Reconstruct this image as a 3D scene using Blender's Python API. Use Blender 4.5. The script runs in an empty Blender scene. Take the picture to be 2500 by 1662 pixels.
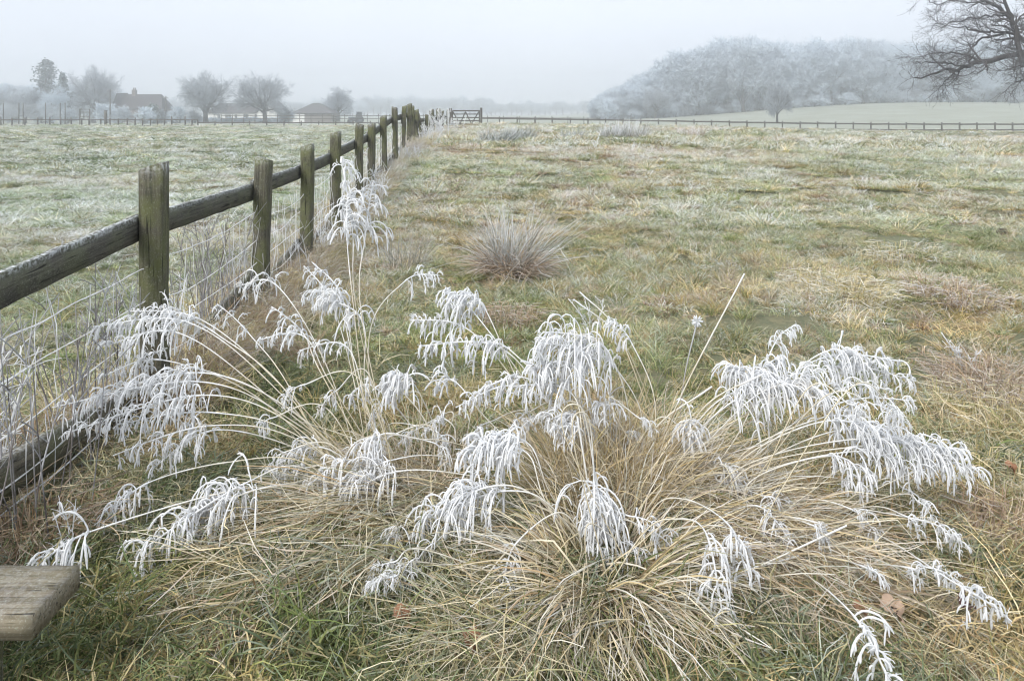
import bpy, math
import numpy as np

rng = np.random.default_rng(11)
R = math.radians
scene = bpy.context.scene
COL = scene.collection

# ------------------------------------------------------------------ camera
EYE = 1.5
cam_d = bpy.data.cameras.new('camera')
cam = bpy.data.objects.new('camera', cam_d)
COL.objects.link(cam)
cam_d.sensor_width = 36.0
cam_d.lens = 36.0 * 1800.0 / 2500.0
cam_d.shift_y = -(831.0 - 275.0) / 2500.0
cam_d.clip_start = 0.05
cam_d.clip_end = 3000.0
cam.location = (0, 0, EYE)
cam.rotation_euler = (R(90), 0, 0)
scene.camera = cam

# ------------------------------------------------------------------ world, sun, exposure
SUN_EL, SUN_AZ = R(45), R(215)
world = bpy.data.worlds.new('World')
scene.world = world
world.use_nodes = True
wt = world.node_tree
wt.nodes.clear()
w_out = wt.nodes.new('ShaderNodeOutputWorld')
w_bg = wt.nodes.new('ShaderNodeBackground')
w_sky = wt.nodes.new('ShaderNodeTexSky')
w_sky.sky_type = 'NISHITA'
w_sky.sun_disc = False
w_sky.sun_elevation = SUN_EL
w_sky.sun_rotation = SUN_AZ
w_sky.dust_density = 4.0
w_hs = wt.nodes.new('ShaderNodeHueSaturation')
w_hs.inputs['Saturation'].default_value = 0.35
w_noise = wt.nodes.new('ShaderNodeTexNoise')
w_noise.inputs['Scale'].default_value = 1.6
w_noise.inputs['Detail'].default_value = 3.0
w_tc = wt.nodes.new('ShaderNodeTexCoord')
w_ramp = wt.nodes.new('ShaderNodeValToRGB')
w_ramp.color_ramp.elements[0].position = 0.35
w_ramp.color_ramp.elements[0].color = (0.72, 0.78, 0.885, 1)
w_ramp.color_ramp.elements[1].position = 0.75
w_ramp.color_ramp.elements[1].color = (0.87, 0.92, 1.01, 1)
w_mul = wt.nodes.new('ShaderNodeVectorMath')
w_mul.operation = 'SCALE'
w_mul.inputs['Scale'].default_value = 5.5
w_mix = wt.nodes.new('ShaderNodeMix')
w_mix.data_type = 'RGBA'
w_mix.inputs['Factor'].default_value = 0.88
wl = wt.links.new
wl(w_tc.outputs['Generated'], w_noise.inputs['Vector'])
wl(w_noise.outputs['Fac'], w_ramp.inputs['Fac'])
wl(w_ramp.outputs['Color'], w_mul.inputs[0])
wl(w_sky.outputs['Color'], w_hs.inputs['Color'])
wl(w_hs.outputs['Color'], w_mix.inputs['A'])
wl(w_mul.outputs['Vector'], w_mix.inputs['B'])
wl(w_mix.outputs['Result'], w_bg.inputs['Color'])
w_bg.inputs['Strength'].default_value = 0.1
wl(w_bg.outputs['Background'], w_out.inputs['Surface'])

sun_d = bpy.data.lights.new('sun', 'SUN')
sun_d.energy = 1.5
sun_d.angle = R(24)
sun_d.color = (1.0, 0.97, 0.92)
sun = bpy.data.objects.new('sun', sun_d)
COL.objects.link(sun)
sun.rotation_euler = (R(90) - SUN_EL, 0, R(180) - SUN_AZ)

vs = scene.view_settings
vs.view_transform = 'Standard'
vs.look = 'None'
vs.exposure = 1.23
vs.gamma = 1.0
vs.use_curve_mapping = False
scene.render.engine = 'CYCLES'
cy = scene.cycles
cy.use_denoising = True
cy.filter_width = 1.1
cy.max_bounces = 8
cy.diffuse_bounces = 5
cy.volume_bounces = 2
cy.transmission_bounces = 3
cy.transparent_max_bounces = 8
cy.use_adaptive_sampling = True
cy.adaptive_threshold = 0.025
cy.time_limit = 900

# ------------------------------------------------------------------ noise and terrain
def _hash(ix, iy, seed):
    n = (ix.astype(np.int64) * 374761393 + iy.astype(np.int64) * 668265263 + seed * 1442695041) & 0x7fffffff
    n = ((n ^ (n >> 13)) * 1274126177) & 0x7fffffff
    n = (n ^ (n >> 16)) & 0xffffff
    return n / float(0xffffff)

def vnoise(x, y, seed=0):
    x = np.asarray(x, float); y = np.asarray(y, float)
    ix = np.floor(x); iy = np.floor(y)
    fx = x - ix; fy = y - iy
    fx = fx * fx * (3 - 2 * fx); fy = fy * fy * (3 - 2 * fy)
    a = _hash(ix, iy, seed); b = _hash(ix + 1, iy, seed)
    c = _hash(ix, iy + 1, seed); d = _hash(ix + 1, iy + 1, seed)
    return (a * (1 - fx) + b * fx) * (1 - fy) + (c * (1 - fx) + d * fx) * fy

def fbm(x, y, seed=0, oct=3):
    s = 0; a = 0.5; t = 0
    for k in range(oct):
        s = s + a * vnoise(np.asarray(x) * 2 ** k + 17.3 * k, np.asarray(y) * 2 ** k - 9.1 * k, seed + k)
        t += a; a *= 0.5
    return s / t

def sstep(a, b, v):
    t = np.clip((np.asarray(v, float) - a) / (b - a), 0, 1)
    return t * t * (3 - 2 * t)

def fence_x(y):
    return -1.57 - 0.054 * np.asarray(y, float)

def terr_base(x, y):
    x = np.asarray(x, float); y = np.asarray(y, float)
    u = x - fence_x(y)
    right = sstep(-1.6, 0.5, u)
    bank = 0.58 * sstep(6.0, 18.5, y) * right * (1 - sstep(1.0, 34.0, x)) * (1 - 0.8 * sstep(52, 80, y))
    far = -(0.3 + 0.35 * sstep(0, 45, x)) * sstep(45, 80, y) * sstep(-20, 10, x)
    leftfar = -0.75 * sstep(84, 150, y) * (1 - sstep(-30, 30, x))
    hill = sstep(80, 212, y) * 5.0 * sstep(18, 112, x)
    return bank + far + leftfar + hill

def terr(x, y):
    x = np.asarray(x, float); y = np.asarray(y, float)
    near = 1 - sstep(60, 110, y)
    l1 = (fbm(x / 2.6, y / 2.6, 3) - 0.5) * 0.16
    l2 = (fbm(x / 0.75 + 40, y / 0.75, 9) - 0.5) * 0.18
    damp = 0.35 + 0.65 * sstep(3.0, 9.0, y)
    return terr_base(x, y) + (l1 + l2 * damp) * near + (fbm(x / 30, y / 30, 5) - 0.5) * 0.25 * sstep(60, 120, y)

# pixel of the picture (2359 wide view of the photo) -> point of the place at depth d
FD, CXD, HYD = 1698.4, 1179.5, 259.5
def P(px, py, d):
    return np.array([(px - CXD) / FD * d, d, EYE - (py - HYD) / FD * d])

# ------------------------------------------------------------------ mesh helpers
def mesh(name, V, F, mat=None, col=None, smooth=False):
    V = np.ascontiguousarray(V, dtype=np.float32)
    me = bpy.data.meshes.new(name)
    me.vertices.add(len(V))
    me.vertices.foreach_set('co', V.ravel())
    Fs = F if isinstance(F, (list, tuple)) else [F]
    Fs = [np.asarray(f, dtype=np.int32) for f in Fs if len(f)]
    nl = sum(f.size for f in Fs); npoly = sum(len(f) for f in Fs)
    me.loops.add(nl); me.polygons.add(npoly)
    vi = np.concatenate([f.ravel() for f in Fs])
    ln = np.concatenate([np.full(len(f), f.shape[1], np.int32) for f in Fs])
    ls = np.concatenate([[0], np.cumsum(ln)[:-1]]).astype(np.int32)
    me.loops.foreach_set('vertex_index', vi)
    me.polygons.foreach_set('loop_start', ls)
    if smooth:
        me.polygons.foreach_set('use_smooth', np.ones(npoly, dtype=bool))
    me.update(calc_edges=True)
    if col is not None:
        col = np.asarray(col, dtype=np.float32)
        if col.shape[1] == 3:
            col = np.concatenate([col, np.ones((len(col), 1), np.float32)], 1)
        at = me.attributes.new('col', 'FLOAT_COLOR', 'POINT')
        at.data.foreach_set('color', np.ascontiguousarray(col).ravel())
    if mat is not None:
        me.materials.append(mat)
    return me

def obj(name, me, parent=None, label=None, cat=None, group=None, kind=None, loc=None, rotz=None):
    o = bpy.data.objects.new(name, me)
    COL.objects.link(o)
    if parent is not None:
        o.parent = parent
    if label: o['label'] = label
    if cat: o['category'] = cat
    if group: o['group'] = group
    if kind: o['kind'] = kind
    if loc is not None: o.location = loc
    if rotz is not None: o.rotation_euler = (0, 0, rotz)
    return o

def thing(name, label, cat, loc=(0, 0, 0), rotz=0.0, group=None):
    return obj(name, None, None, label, cat, group, None, tuple(float(v) for v in loc), rotz)

def norm(v):
    return v / np.maximum(np.linalg.norm(v, axis=-1, keepdims=True), 1e-9)

def tangents(p):
    t = np.empty_like(p)
    t[:, 1:-1] = p[:, 2:] - p[:, :-2]
    t[:, 0] = p[:, 1] - p[:, 0]
    t[:, -1] = p[:, -1] - p[:, -2]
    return norm(t)

class Buf:
    def __init__(s):
        s.V = []; s.Q = []; s.T = []; s.C = []; s.n = 0
    def add(s, V, Q=None, T=None, C=None):
        s.V.append(V)
        if Q is not None and len(Q): s.Q.append(Q + s.n)
        if T is not None and len(T): s.T.append(T + s.n)
        if C is None: C = np.ones((len(V), 4))
        if C.shape[1] == 3: C = np.concatenate([C, np.ones((len(C), 1))], 1)
        s.C.append(C)
        s.n += len(V)
    def build(s, name, mat, smooth=False, color=True):
        F = []
        if s.Q: F.append(np.concatenate(s.Q))
        if s.T: F.append(np.concatenate(s.T))
        return mesh(name, np.concatenate(s.V), F, mat, np.concatenate(s.C) if color else None, smooth)

def tubes(buf, p, r, k=4, col=None):
    """p (N,P,3) centre lines, r (N,P) radii, col (N,P,3|4)"""
    N, Pn, _ = p.shape
    t = tangents(p)
    mt = norm(p[:, -1] - p[:, 0])
    rv = norm(rng.normal(size=(N, 3)))
    ref = norm(np.cross(mt, rv))[:, None, :]
    s = norm(np.cross(t, np.broadcast_to(ref, t.shape)))
    u = np.cross(s, t)
    a = np.arange(k) * 2 * math.pi / k
    V = p[:, :, None, :] + r[:, :, None, None] * (np.cos(a)[None, None, :, None] * s[:, :, None, :] + np.sin(a)[None, None, :, None] * u[:, :, None, :])
    V = V.reshape(-1, 3)
    idx = np.arange(N * Pn * k).reshape(N, Pn, k)
    a0 = idx[:, :-1, :]; a1 = idx[:, 1:, :]
    Q = np.stack([a0, np.roll(a0, -1, 2), np.roll(a1, -1, 2), a1], -1).reshape(-1, 4)
    C = None
    if col is not None:
        C = np.repeat(col.reshape(N * Pn, -1), k, 0)
    buf.add(V, Q, None, C)

def ribbons(buf, p, w, col=None, side=None):
    N, Pn, _ = p.shape
    t = tangents(p)
    if side is None:
        side = norm(rng.normal(size=(N, 3)))
    s = norm(np.cross(t, np.broadcast_to(side[:, None, :], t.shape)))
    V = np.stack([p - s * w[:, :, None] * 0.5, p + s * w[:, :, None] * 0.5], 2).reshape(-1, 3)
    idx = np.arange(N * Pn * 2).reshape(N, Pn, 2)
    Q = np.stack([idx[:, :-1, 0], idx[:, :-1, 1], idx[:, 1:, 1], idx[:, 1:, 0]], -1).reshape(-1, 4)
    C = None
    if col is not None:
        C = np.repeat(col.reshape(N * Pn, -1), 2, 0)
    buf.add(V, Q, None, C)

def blade_lines(base, az, th0, droop, L, Pn=5, wob=0.15, pw=1.3, kink=0.0):
    """arching blades: leaning th0 from the vertical, bending over by droop along the length"""
    N = len(base)
    s = (np.arange(Pn - 1) + 0.5) / (Pn - 1)
    th = th0[:, None] + droop[:, None] * s[None, :] ** pw
    a = az[:, None] + np.cumsum(rng.normal(0, wob, (N, Pn - 1)), 1)
    if kink > 0:                                   # dead blades are creased and broken over
        kk = rng.random(N) < kink
        at = rng.integers(1, Pn - 1, N)
        m = (np.arange(Pn - 1)[None, :] >= at[:, None]) & kk[:, None]
        th = th + m * rng.uniform(0.2, 1.3, N)[:, None]
        a = a + m * rng.normal(0, 0.9, N)[:, None]
    st = L[:, None] / (Pn - 1)
    d = np.stack([np.sin(th) * np.cos(a) * st, np.sin(th) * np.sin(a) * st, np.cos(th) * st], -1)
    p = np.zeros((N, Pn, 3))
    p[:, 1:] = np.cumsum(d, 1)
    return p + base[:, None, :]

def box_arrays(sx, sy, sz, nz=1, top=None):
    """box centred in x, y, from z=0 to sz, chamfered vertical edges"""
    c = min(sx, sy) * 0.09
    prof = np.array([[-sx/2 + c, -sy/2], [sx/2 - c, -sy/2], [sx/2, -sy/2 + c], [sx/2, sy/2 - c],
                     [sx/2 - c, sy/2], [-sx/2 + c, sy/2], [-sx/2, sy/2 - c], [-sx/2, -sy/2 + c]])
    k = len(prof)
    zs = np.linspace(0, sz, nz + 1)
    V = []
    for z in zs:
        V.append(np.column_stack([prof, np.full(k, z)]))
    V = np.concatenate(V)
    if top is not None:
        V[-k:, 2] = top(prof[:, 0], prof[:, 1])
    idx = np.arange(len(V)).reshape(nz + 1, k)
    Q = np.stack([idx[:-1], np.roll(idx[:-1], -1, 1), np.roll(idx[1:], -1, 1), idx[1:]], -1).reshape(-1, 4)
    caps = np.array([[idx[-1][0], idx[-1][1], idx[-1][2], idx[-1][3]], [idx[-1][0], idx[-1][3], idx[-1][4], idx[-1][7]],
                     [idx[-1][4], idx[-1][5], idx[-1][6], idx[-1][7]]])
    b = idx[0]
    capb = np.array([[b[3], b[2], b[1], b[0]], [b[7], b[4], b[3], b[0]], [b[7], b[6], b[5], b[4]]])
    return V, np.concatenate([Q, caps, capb])

def solid(name, verts, faces, mat):
    me = bpy.data.meshes.new(name)
    me.from_pydata([tuple(map(float, v)) for v in verts], [], faces)
    me.materials.append(mat)
    me.update()
    return me

BOXF = [(0, 3, 2, 1), (4, 5, 6, 7), (0, 1, 5, 4), (1, 2, 6, 5), (2, 3, 7, 6), (3, 0, 4, 7)]
def box(x0, x1, y0, y1, z0, z1):
    return [(x0, y0, z0), (x1, y0, z0), (x1, y1, z0), (x0, y1, z0), (x0, y0, z1), (x1, y0, z1), (x1, y1, z1), (x0, y1, z1)]
def box_me(name, x0, x1, y0, y1, z0, z1, mat):
    return solid(name, box(x0, x1, y0, y1, z0, z1), BOXF, mat)

# ------------------------------------------------------------------ materials
def newmat(name):
    m = bpy.data.materials.new(name)
    m.use_nodes = True
    nt = m.node_tree
    nt.nodes.clear()
    out = nt.nodes.new('ShaderNodeOutputMaterial')
    return m, nt, out

def N(nt, t, **kw):
    n = nt.nodes.new(t)
    for k, v in kw.items():
        setattr(n, k, v)
    return n

def mixrgb(nt, a, b, fac, blend='MIX'):
    m = N(nt, 'ShaderNodeMix', data_type='RGBA', blend_type=blend)
    for s, v in (('A', a), ('B', b), ('Factor', fac)):
        if isinstance(v, bpy.types.NodeSocket):
            nt.links.new(v, m.inputs[s])
        elif s == 'Factor':
            m.inputs[s].default_value = v
        else:
            m.inputs[s].default_value = (*v, 1)
    return m.outputs['Result']

def noise(nt, scale, detail=4, rough=0.55, vec=None, dist=0.0):
    n = N(nt, 'ShaderNodeTexNoise')
    n.inputs['Scale'].default_value = scale
    n.inputs['Detail'].default_value = detail
    n.inputs['Roughness'].default_value = rough
    n.inputs['Distortion'].default_value = dist
    if vec is not None:
        nt.links.new(vec, n.inputs['Vector'])
    return n.outputs['Fac']

def ramp(nt, sock, a, b):
    m = N(nt, 'ShaderNodeMapRange')
    m.interpolation_type = 'SMOOTHSTEP'
    m.inputs['From Min'].default_value = a
    m.inputs['From Max'].default_value = b
    nt.links.new(sock, m.inputs['Value'])
    return m.outputs['Result']

def N_mul(nt, sock, k):
    m = N(nt, 'ShaderNodeMath', operation='MULTIPLY')
    nt.links.new(sock, m.inputs[0]); m.inputs[1].default_value = k
    return m.outputs[0]

def leaf_shader(nt, out, color, transl=0.12):
    d = N(nt, 'ShaderNodeBsdfDiffuse'); t = N(nt, 'ShaderNodeBsdfTranslucent')
    mx = N(nt, 'ShaderNodeMixShader'); mx.inputs['Fac'].default_value = transl
    nt.links.new(color, d.inputs['Color']); nt.links.new(color, t.inputs['Color'])
    nt.links.new(d.outputs[0], mx.inputs[1]); nt.links.new(t.outputs[0], mx.inputs[2])
    nt.links.new(mx.outputs[0], out.inputs['Surface'])

FROST = (0.84, 0.87, 0.91)
# blades scattered over the fields: blade colour, tint and frost of the clump
M_turf, nt, out = newmat('turf_blades')
a = N(nt, 'ShaderNodeAttribute', attribute_name='col')
ti = N(nt, 'ShaderNodeAttribute', attribute_name='tint', attribute_type='INSTANCER')
fr = N(nt, 'ShaderNodeAttribute', attribute_name='frost', attribute_type='INSTANCER')
c1 = mixrgb(nt, a.outputs['Color'], ti.outputs['Color'], 1.0, 'MULTIPLY')
mul = N(nt, 'ShaderNodeMath', operation='MULTIPLY', use_clamp=True)
nt.links.new(a.outputs['Alpha'], mul.inputs[0]); nt.links.new(fr.outputs['Fac'], mul.inputs[1])
c2 = mixrgb(nt, c1, FROST, mul.outputs[0])
leaf_shader(nt, out, c2)

# blades, stems and twigs whose colour (with rime on them) is stored per point
M_blade, nt, out = newmat('frosted_blades')
a = N(nt, 'ShaderNodeAttribute', attribute_name='col')
leaf_shader(nt, out, a.outputs['Color'], 0.15)

M_rime, nt, out = newmat('rime_crystals')
tc = N(nt, 'ShaderNodeTexCoord')
n1 = noise(nt, 260, 2, 0.6, tc.outputs['Object'])
c = mixrgb(nt, (0.90, 0.91, 0.925), (0.96, 0.965, 0.97), ramp(nt, n1, 0.3, 0.7))
oi = N(nt, 'ShaderNodeObjectInfo')
n2 = noise(nt, 22, 3, 0.6, tc.outputs['Object'])
tan = N(nt, 'ShaderNodeMath', operation='MULTIPLY')
nt.links.new(ramp(nt, oi.outputs['Random'], 0.55, 1.0), tan.inputs[0]); nt.links.new(ramp(nt, n2, 0.5, 0.7), tan.inputs[1])
c = mixrgb(nt, c, (0.62, 0.54, 0.40), N_mul(nt, tan.outputs[0], 0.45))
pb = N(nt, 'ShaderNodeBsdfPrincipled')
pb.inputs['Roughness'].default_value = 0.7
pb.inputs['Specular IOR Level'].default_value = 0.25
nt.links.new(c, pb.inputs['Base Color'])
bp = N(nt, 'ShaderNodeBump'); bp.inputs['Strength'].default_value = 0.5; bp.inputs['Distance'].default_value = 0.002
nt.links.new(n1, bp.inputs['Height']); nt.links.new(bp.outputs[0], pb.inputs['Normal'])
tl = N(nt, 'ShaderNodeBsdfTranslucent'); nt.links.new(c, tl.inputs['Color'])
mx = N(nt, 'ShaderNodeMixShader'); mx.inputs['Fac'].default_value = 0.5
nt.links.new(pb.outputs[0], mx.inputs[1]); nt.links.new(tl.outputs[0], mx.inputs[2])
nt.links.new(mx.outputs[0], out.inputs['Surface'])

M_tree, nt, out = newmat('bark_and_twigs')
a = N(nt, 'ShaderNodeAttribute', attribute_name='col')
tc = N(nt, 'ShaderNodeTexCoord')
nn = noise(nt, 9, 4, 0.6, tc.outputs['Object'])
c = mixrgb(nt, a.outputs['Color'], (0.6, 0.6, 0.6), ramp(nt, nn, 0.55, 0.95), 'MULTIPLY')
d = N(nt, 'ShaderNodeBsdfDiffuse'); nt.links.new(c, d.inputs['Color'])
nt.links.new(d.outputs[0], out.inputs['Surface'])

def wood_mat(name, dark, light, algae, alg_amt, axis, rime_amt=0.3):
    """weathered timber: grain stretched along the axis, algae, lichen, a trace of rime"""
    m, nt, out = newmat(name)
    tc = N(nt, 'ShaderNodeTexCoord')
    mp = N(nt, 'ShaderNodeMapping')
    sc = [62.0, 62.0, 62.0]; sc[axis] = 2.4
    mp.inputs['Scale'].default_value = sc
    oi = N(nt, 'ShaderNodeObjectInfo')
    add = N(nt, 'ShaderNodeVectorMath', operation='ADD')
    cmb = N(nt, 'ShaderNodeCombineXYZ')
    ml = N(nt, 'ShaderNodeMath', operation='MULTIPLY'); ml.inputs[1].default_value = 40
    nt.links.new(oi.outputs['Random'], ml.inputs[0])
    for k in range(3): nt.links.new(ml.outputs[0], cmb.inputs[k])
    nt.links.new(tc.outputs['Object'], add.inputs[0]); nt.links.new(cmb.outputs[0], add.inputs[1])
    vec = add.outputs[0]
    nt.links.new(vec, mp.inputs['Vector'])
    g = noise(nt, 1.0, 6, 0.65, mp.outputs[0], 0.6)
    base = mixrgb(nt, dark, light, ramp(nt, g, 0.3, 0.72))
    big = noise(nt, 5.5, 4, 0.6, vec)
    base = mixrgb(nt, base, algae, N_mul(nt, ramp(nt, big, 0.38, 0.66), alg_amt))
    blot = noise(nt, 14, 5, 0.7, vec)
    base = mixrgb(nt, base, (dark[0] * 0.5, dark[1] * 0.5, dark[2] * 0.5), N_mul(nt, ramp(nt, blot, 0.55, 0.75), 0.75))
    vo = noise(nt, 75, 3, 0.7, vec)
    base = mixrgb(nt, base, (0.30, 0.32, 0.25), N_mul(nt, ramp(nt, vo, 0.6, 0.75), 0.55))
    fine = noise(nt, 190, 3, 0.7, vec)
    base = mixrgb(nt, base, (0.36, 0.37, 0.32), N_mul(nt, ramp(nt, fine, 0.54, 0.72), 0.65))
    cr = noise(nt, 1.6, 3, 0.5, mp.outputs[0], 1.2)
    base = mixrgb(nt, base, tuple(v * 0.22 for v in dark), N_mul(nt, ramp(nt, cr, 0.60, 0.66), 0.85))
    # rime settles on faces that look up
    geo = N(nt, 'ShaderNodeNewGeometry')
    sx = N(nt, 'ShaderNodeSeparateXYZ'); nt.links.new(geo.outputs['Normal'], sx.inputs[0])
    rn = noise(nt, 60, 4, 0.7, vec)
    r1 = N(nt, 'ShaderNodeMath', operation='MULTIPLY')
    nt.links.new(ramp(nt, sx.outputs['Z'], 0.35, 0.9), r1.inputs[0]); nt.links.new(ramp(nt, rn, 0.42, 0.62), r1.inputs[1])
    base = mixrgb(nt, base, (0.72, 0.76, 0.78), N_mul(nt, r1.outputs[0], rime_amt))
    pb = N(nt, 'ShaderNodeBsdfPrincipled')
    pb.inputs['Roughness'].default_value = 0.9
    pb.inputs['Specular IOR Level'].default_value = 0.2
    nt.links.new(base, pb.inputs['Base Color'])
    bp = N(nt, 'ShaderNodeBump'); bp.inputs['Strength'].default_value = 0.7; bp.inputs['Distance'].default_value = 0.006
    nt.links.new(g, bp.inputs['Height']); nt.links.new(bp.outputs[0], pb.inputs['Normal'])
    nt.links.new(pb.outputs[0], out.inputs['Surface'])
    return m

M_post = wood_mat('weathered_post', (0.040, 0.038, 0.030), (0.135, 0.125, 0.092), (0.105, 0.115, 0.042), 0.75, 2, 0.6)
M_rail = wood_mat('weathered_rail', (0.034, 0.033, 0.029), (0.115, 0.109, 0.092), (0.10, 0.11, 0.065), 0.6, 1, 0.75)
M_raillow = wood_mat('mossy_low_rail', (0.055, 0.05, 0.038), (0.17, 0.15, 0.11), (0.12, 0.13, 0.06), 0.6, 1)
M_plank = wood_mat('silvered_plank', (0.10, 0.085, 0.062), (0.27, 0.235, 0.18), (0.16, 0.145, 0.085), 0.45, 0, 0.1)
M_farwood = wood_mat('far_fence_timber', (0.05, 0.047, 0.042), (0.12, 0.11, 0.10), (0.12, 0.12, 0.09), 0.3, 2, 0.3)

def plain(name, c, rough=0.9, var=0.25, scale=6):
    m, nt, out = newmat(name)
    tc = N(nt, 'ShaderNodeTexCoord')
    n1 = noise(nt, scale, 5, 0.6, tc.outputs['Object'])
    cc = mixrgb(nt, tuple(v * (1 - var) for v in c), tuple(min(1, v * (1 + var)) for v in c), n1)
    pb = N(nt, 'ShaderNodeBsdfPrincipled')
    pb.inputs['Roughness'].default_value = rough
    nt.links.new(cc, pb.inputs['Base Color'])
    nt.links.new(pb.outputs[0], out.inputs['Surface'])
    return m

# ground
M_ground, nt, out = newmat('frosted_ground')
tc = N(nt, 'ShaderNodeTexCoord')
v = tc.outputs['Object']
g1 = noise(nt, 0.9, 5, 0.6, v); g2 = noise(nt, 14.0, 6, 0.75, v); g3 = noise(nt, 0.13, 4, 0.6, v)
c = mixrgb(nt, (0.07, 0.08, 0.033), (0.21, 0.18, 0.09), ramp(nt, g2, 0.35, 0.65))
c = mixrgb(nt, c, (0.14, 0.15, 0.075), ramp(nt, g1, 0.45, 0.65))
sep = N(nt, 'ShaderNodeSeparateXYZ'); nt.links.new(v, sep.inputs[0])
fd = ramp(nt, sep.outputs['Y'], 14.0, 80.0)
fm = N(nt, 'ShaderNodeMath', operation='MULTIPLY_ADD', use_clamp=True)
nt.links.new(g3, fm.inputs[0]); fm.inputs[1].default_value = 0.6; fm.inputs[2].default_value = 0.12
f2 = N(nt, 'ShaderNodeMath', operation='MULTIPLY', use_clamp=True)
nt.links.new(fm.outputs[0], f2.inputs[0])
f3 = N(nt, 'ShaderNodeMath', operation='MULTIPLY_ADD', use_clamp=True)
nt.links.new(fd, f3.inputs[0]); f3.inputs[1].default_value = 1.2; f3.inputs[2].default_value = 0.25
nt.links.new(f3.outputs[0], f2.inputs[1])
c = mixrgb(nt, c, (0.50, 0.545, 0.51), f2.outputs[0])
pb = N(nt, 'ShaderNodeBsdfPrincipled'); pb.inputs['Roughness'].default_value = 1.0
pb.inputs['Specular IOR Level'].default_value = 0.1
nt.links.new(c, pb.inputs['Base Color'])
bp = N(nt, 'ShaderNodeBump'); bp.inputs['Strength'].default_value = 0.8; bp.inputs['Distance'].default_value = 0.05
nt.links.new(g2, bp.inputs['Height']); nt.links.new(bp.outputs[0], pb.inputs['Normal'])
nt.links.new(pb.outputs[0], out.inputs['Surface'])

# ------------------------------------------------------------------ ground sheet
def axis_pts(lo, hi, near_lo, near_hi, step, growth):
    a = list(np.arange(near_lo, near_hi, step))
    s = step; v = near_hi
    while v < hi:
        a.append(v); s *= growth; v += s
    a.append(hi)
    s = step; v = near_lo - s; b = []
    while v > lo:
        b.append(v); s *= growth; v -= s
    b.append(lo)
    return np.array(b[::-1] + a)

gx = axis_pts(-430, 430, -7.0, 9.0, 0.085, 1.045)
gy = axis_pts(-12, 600, 1.2, 16.0, 0.085, 1.035)
GX, GY = np.meshgrid(gx, gy)
GZ = terr(GX, GY)
nx, ny = len(gx), len(gy)
gi = np.arange(nx * ny).reshape(ny, nx)
gq = np.stack([gi[:-1, :-1], gi[:-1, 1:], gi[1:, 1:], gi[1:, :-1]], -1).reshape(-1, 4)
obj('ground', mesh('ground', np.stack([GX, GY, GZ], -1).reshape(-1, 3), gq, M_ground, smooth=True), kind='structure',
    label='frosted rough meadow ground on both sides of the wooden fence')

# ------------------------------------------------------------------ scattering of grass (stuff)
def scatter(name, label, protos, pts, rot, scl, idx, tint, frost):
    pc = bpy.data.collections.new(name + '_clumps')
    for k, me in enumerate(protos):
        o = bpy.data.objects.new('clump_%02d' % k, me)
        pc.objects.link(o)
    me = bpy.data.meshes.new(name)
    me.vertices.add(len(pts))
    me.vertices.foreach_set('co', np.ascontiguousarray(pts, np.float32).ravel())
    def at(n, t, key, arr):
        x = me.attributes.new(n, t, 'POINT')
        x.data.foreach_set(key, np.ascontiguousarray(arr).ravel())
    at('rot', 'FLOAT_VECTOR', 'vector', rot.astype(np.float32))
    at('scl', 'FLOAT_VECTOR', 'vector', scl.astype(np.float32))
    at('idx', 'INT', 'value', idx.astype(np.int32))
    at('tint', 'FLOAT_COLOR', 'color', np.concatenate([tint, np.ones((len(tint), 1))], 1).astype(np.float32))
    at('frost', 'FLOAT', 'value', frost.astype(np.float32))
    o = obj(name, me, kind='stuff', label=label)
    ng = bpy.data.node_groups.new(name, 'GeometryNodeTree')
    ng.interface.new_socket('Geometry', in_out='INPUT', socket_type='NodeSocketGeometry')
    ng.interface.new_socket('Geometry', in_out='OUTPUT', socket_type='NodeSocketGeometry')
    gi_ = ng.nodes.new('NodeGroupInput'); go = ng.nodes.new('NodeGroupOutput')
    ci = ng.nodes.new('GeometryNodeCollectionInfo')
    ci.inputs['Collection'].default_value = pc
    ci.inputs['Separate Children'].default_value = True
    ci.inputs['Reset Children'].default_value = True
    ip = ng.nodes.new('GeometryNodeInstanceOnPoints')
    ip.inputs['Pick Instance'].default_value = True
    def na(n, t):
        x = ng.nodes.new('GeometryNodeInputNamedAttribute'); x.data_type = t
        x.inputs['Name'].default_value = n
        return x.outputs['Attribute']
    L = ng.links.new
    L(gi_.outputs[0], ip.inputs['Points']); L(ci.outputs[0], ip.inputs['Instance'])
    L(na('idx', 'INT'), ip.inputs['Instance Index'])
    L(na('rot', 'FLOAT_VECTOR'), ip.inputs['Rotation'])
    L(na('scl', 'FLOAT_VECTOR'), ip.inputs['Scale'])
    L(ip.outputs[0], go.inputs[0])
    md = o.modifiers.new('scatter', 'NODES'); md.node_group = ng
    return o

PAL_GREEN = np.array([[0.19, 0.25, 0.08], [0.265, 0.315, 0.11], [0.135, 0.19, 0.065], [0.35, 0.375, 0.155], [0.44, 0.40, 0.19]])
PAL_STRAW = np.array([[0.56, 0.45, 0.21], [0.44, 0.35, 0.15], [0.64, 0.53, 0.29], [0.34, 0.28, 0.11], [0.28, 0.28, 0.09]])
PAL_BROWN = np.array([[0.30, 0.20, 0.11], [0.38, 0.27, 0.16], [0.23, 0.15, 0.09], [0.44, 0.34, 0.22]])

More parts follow.
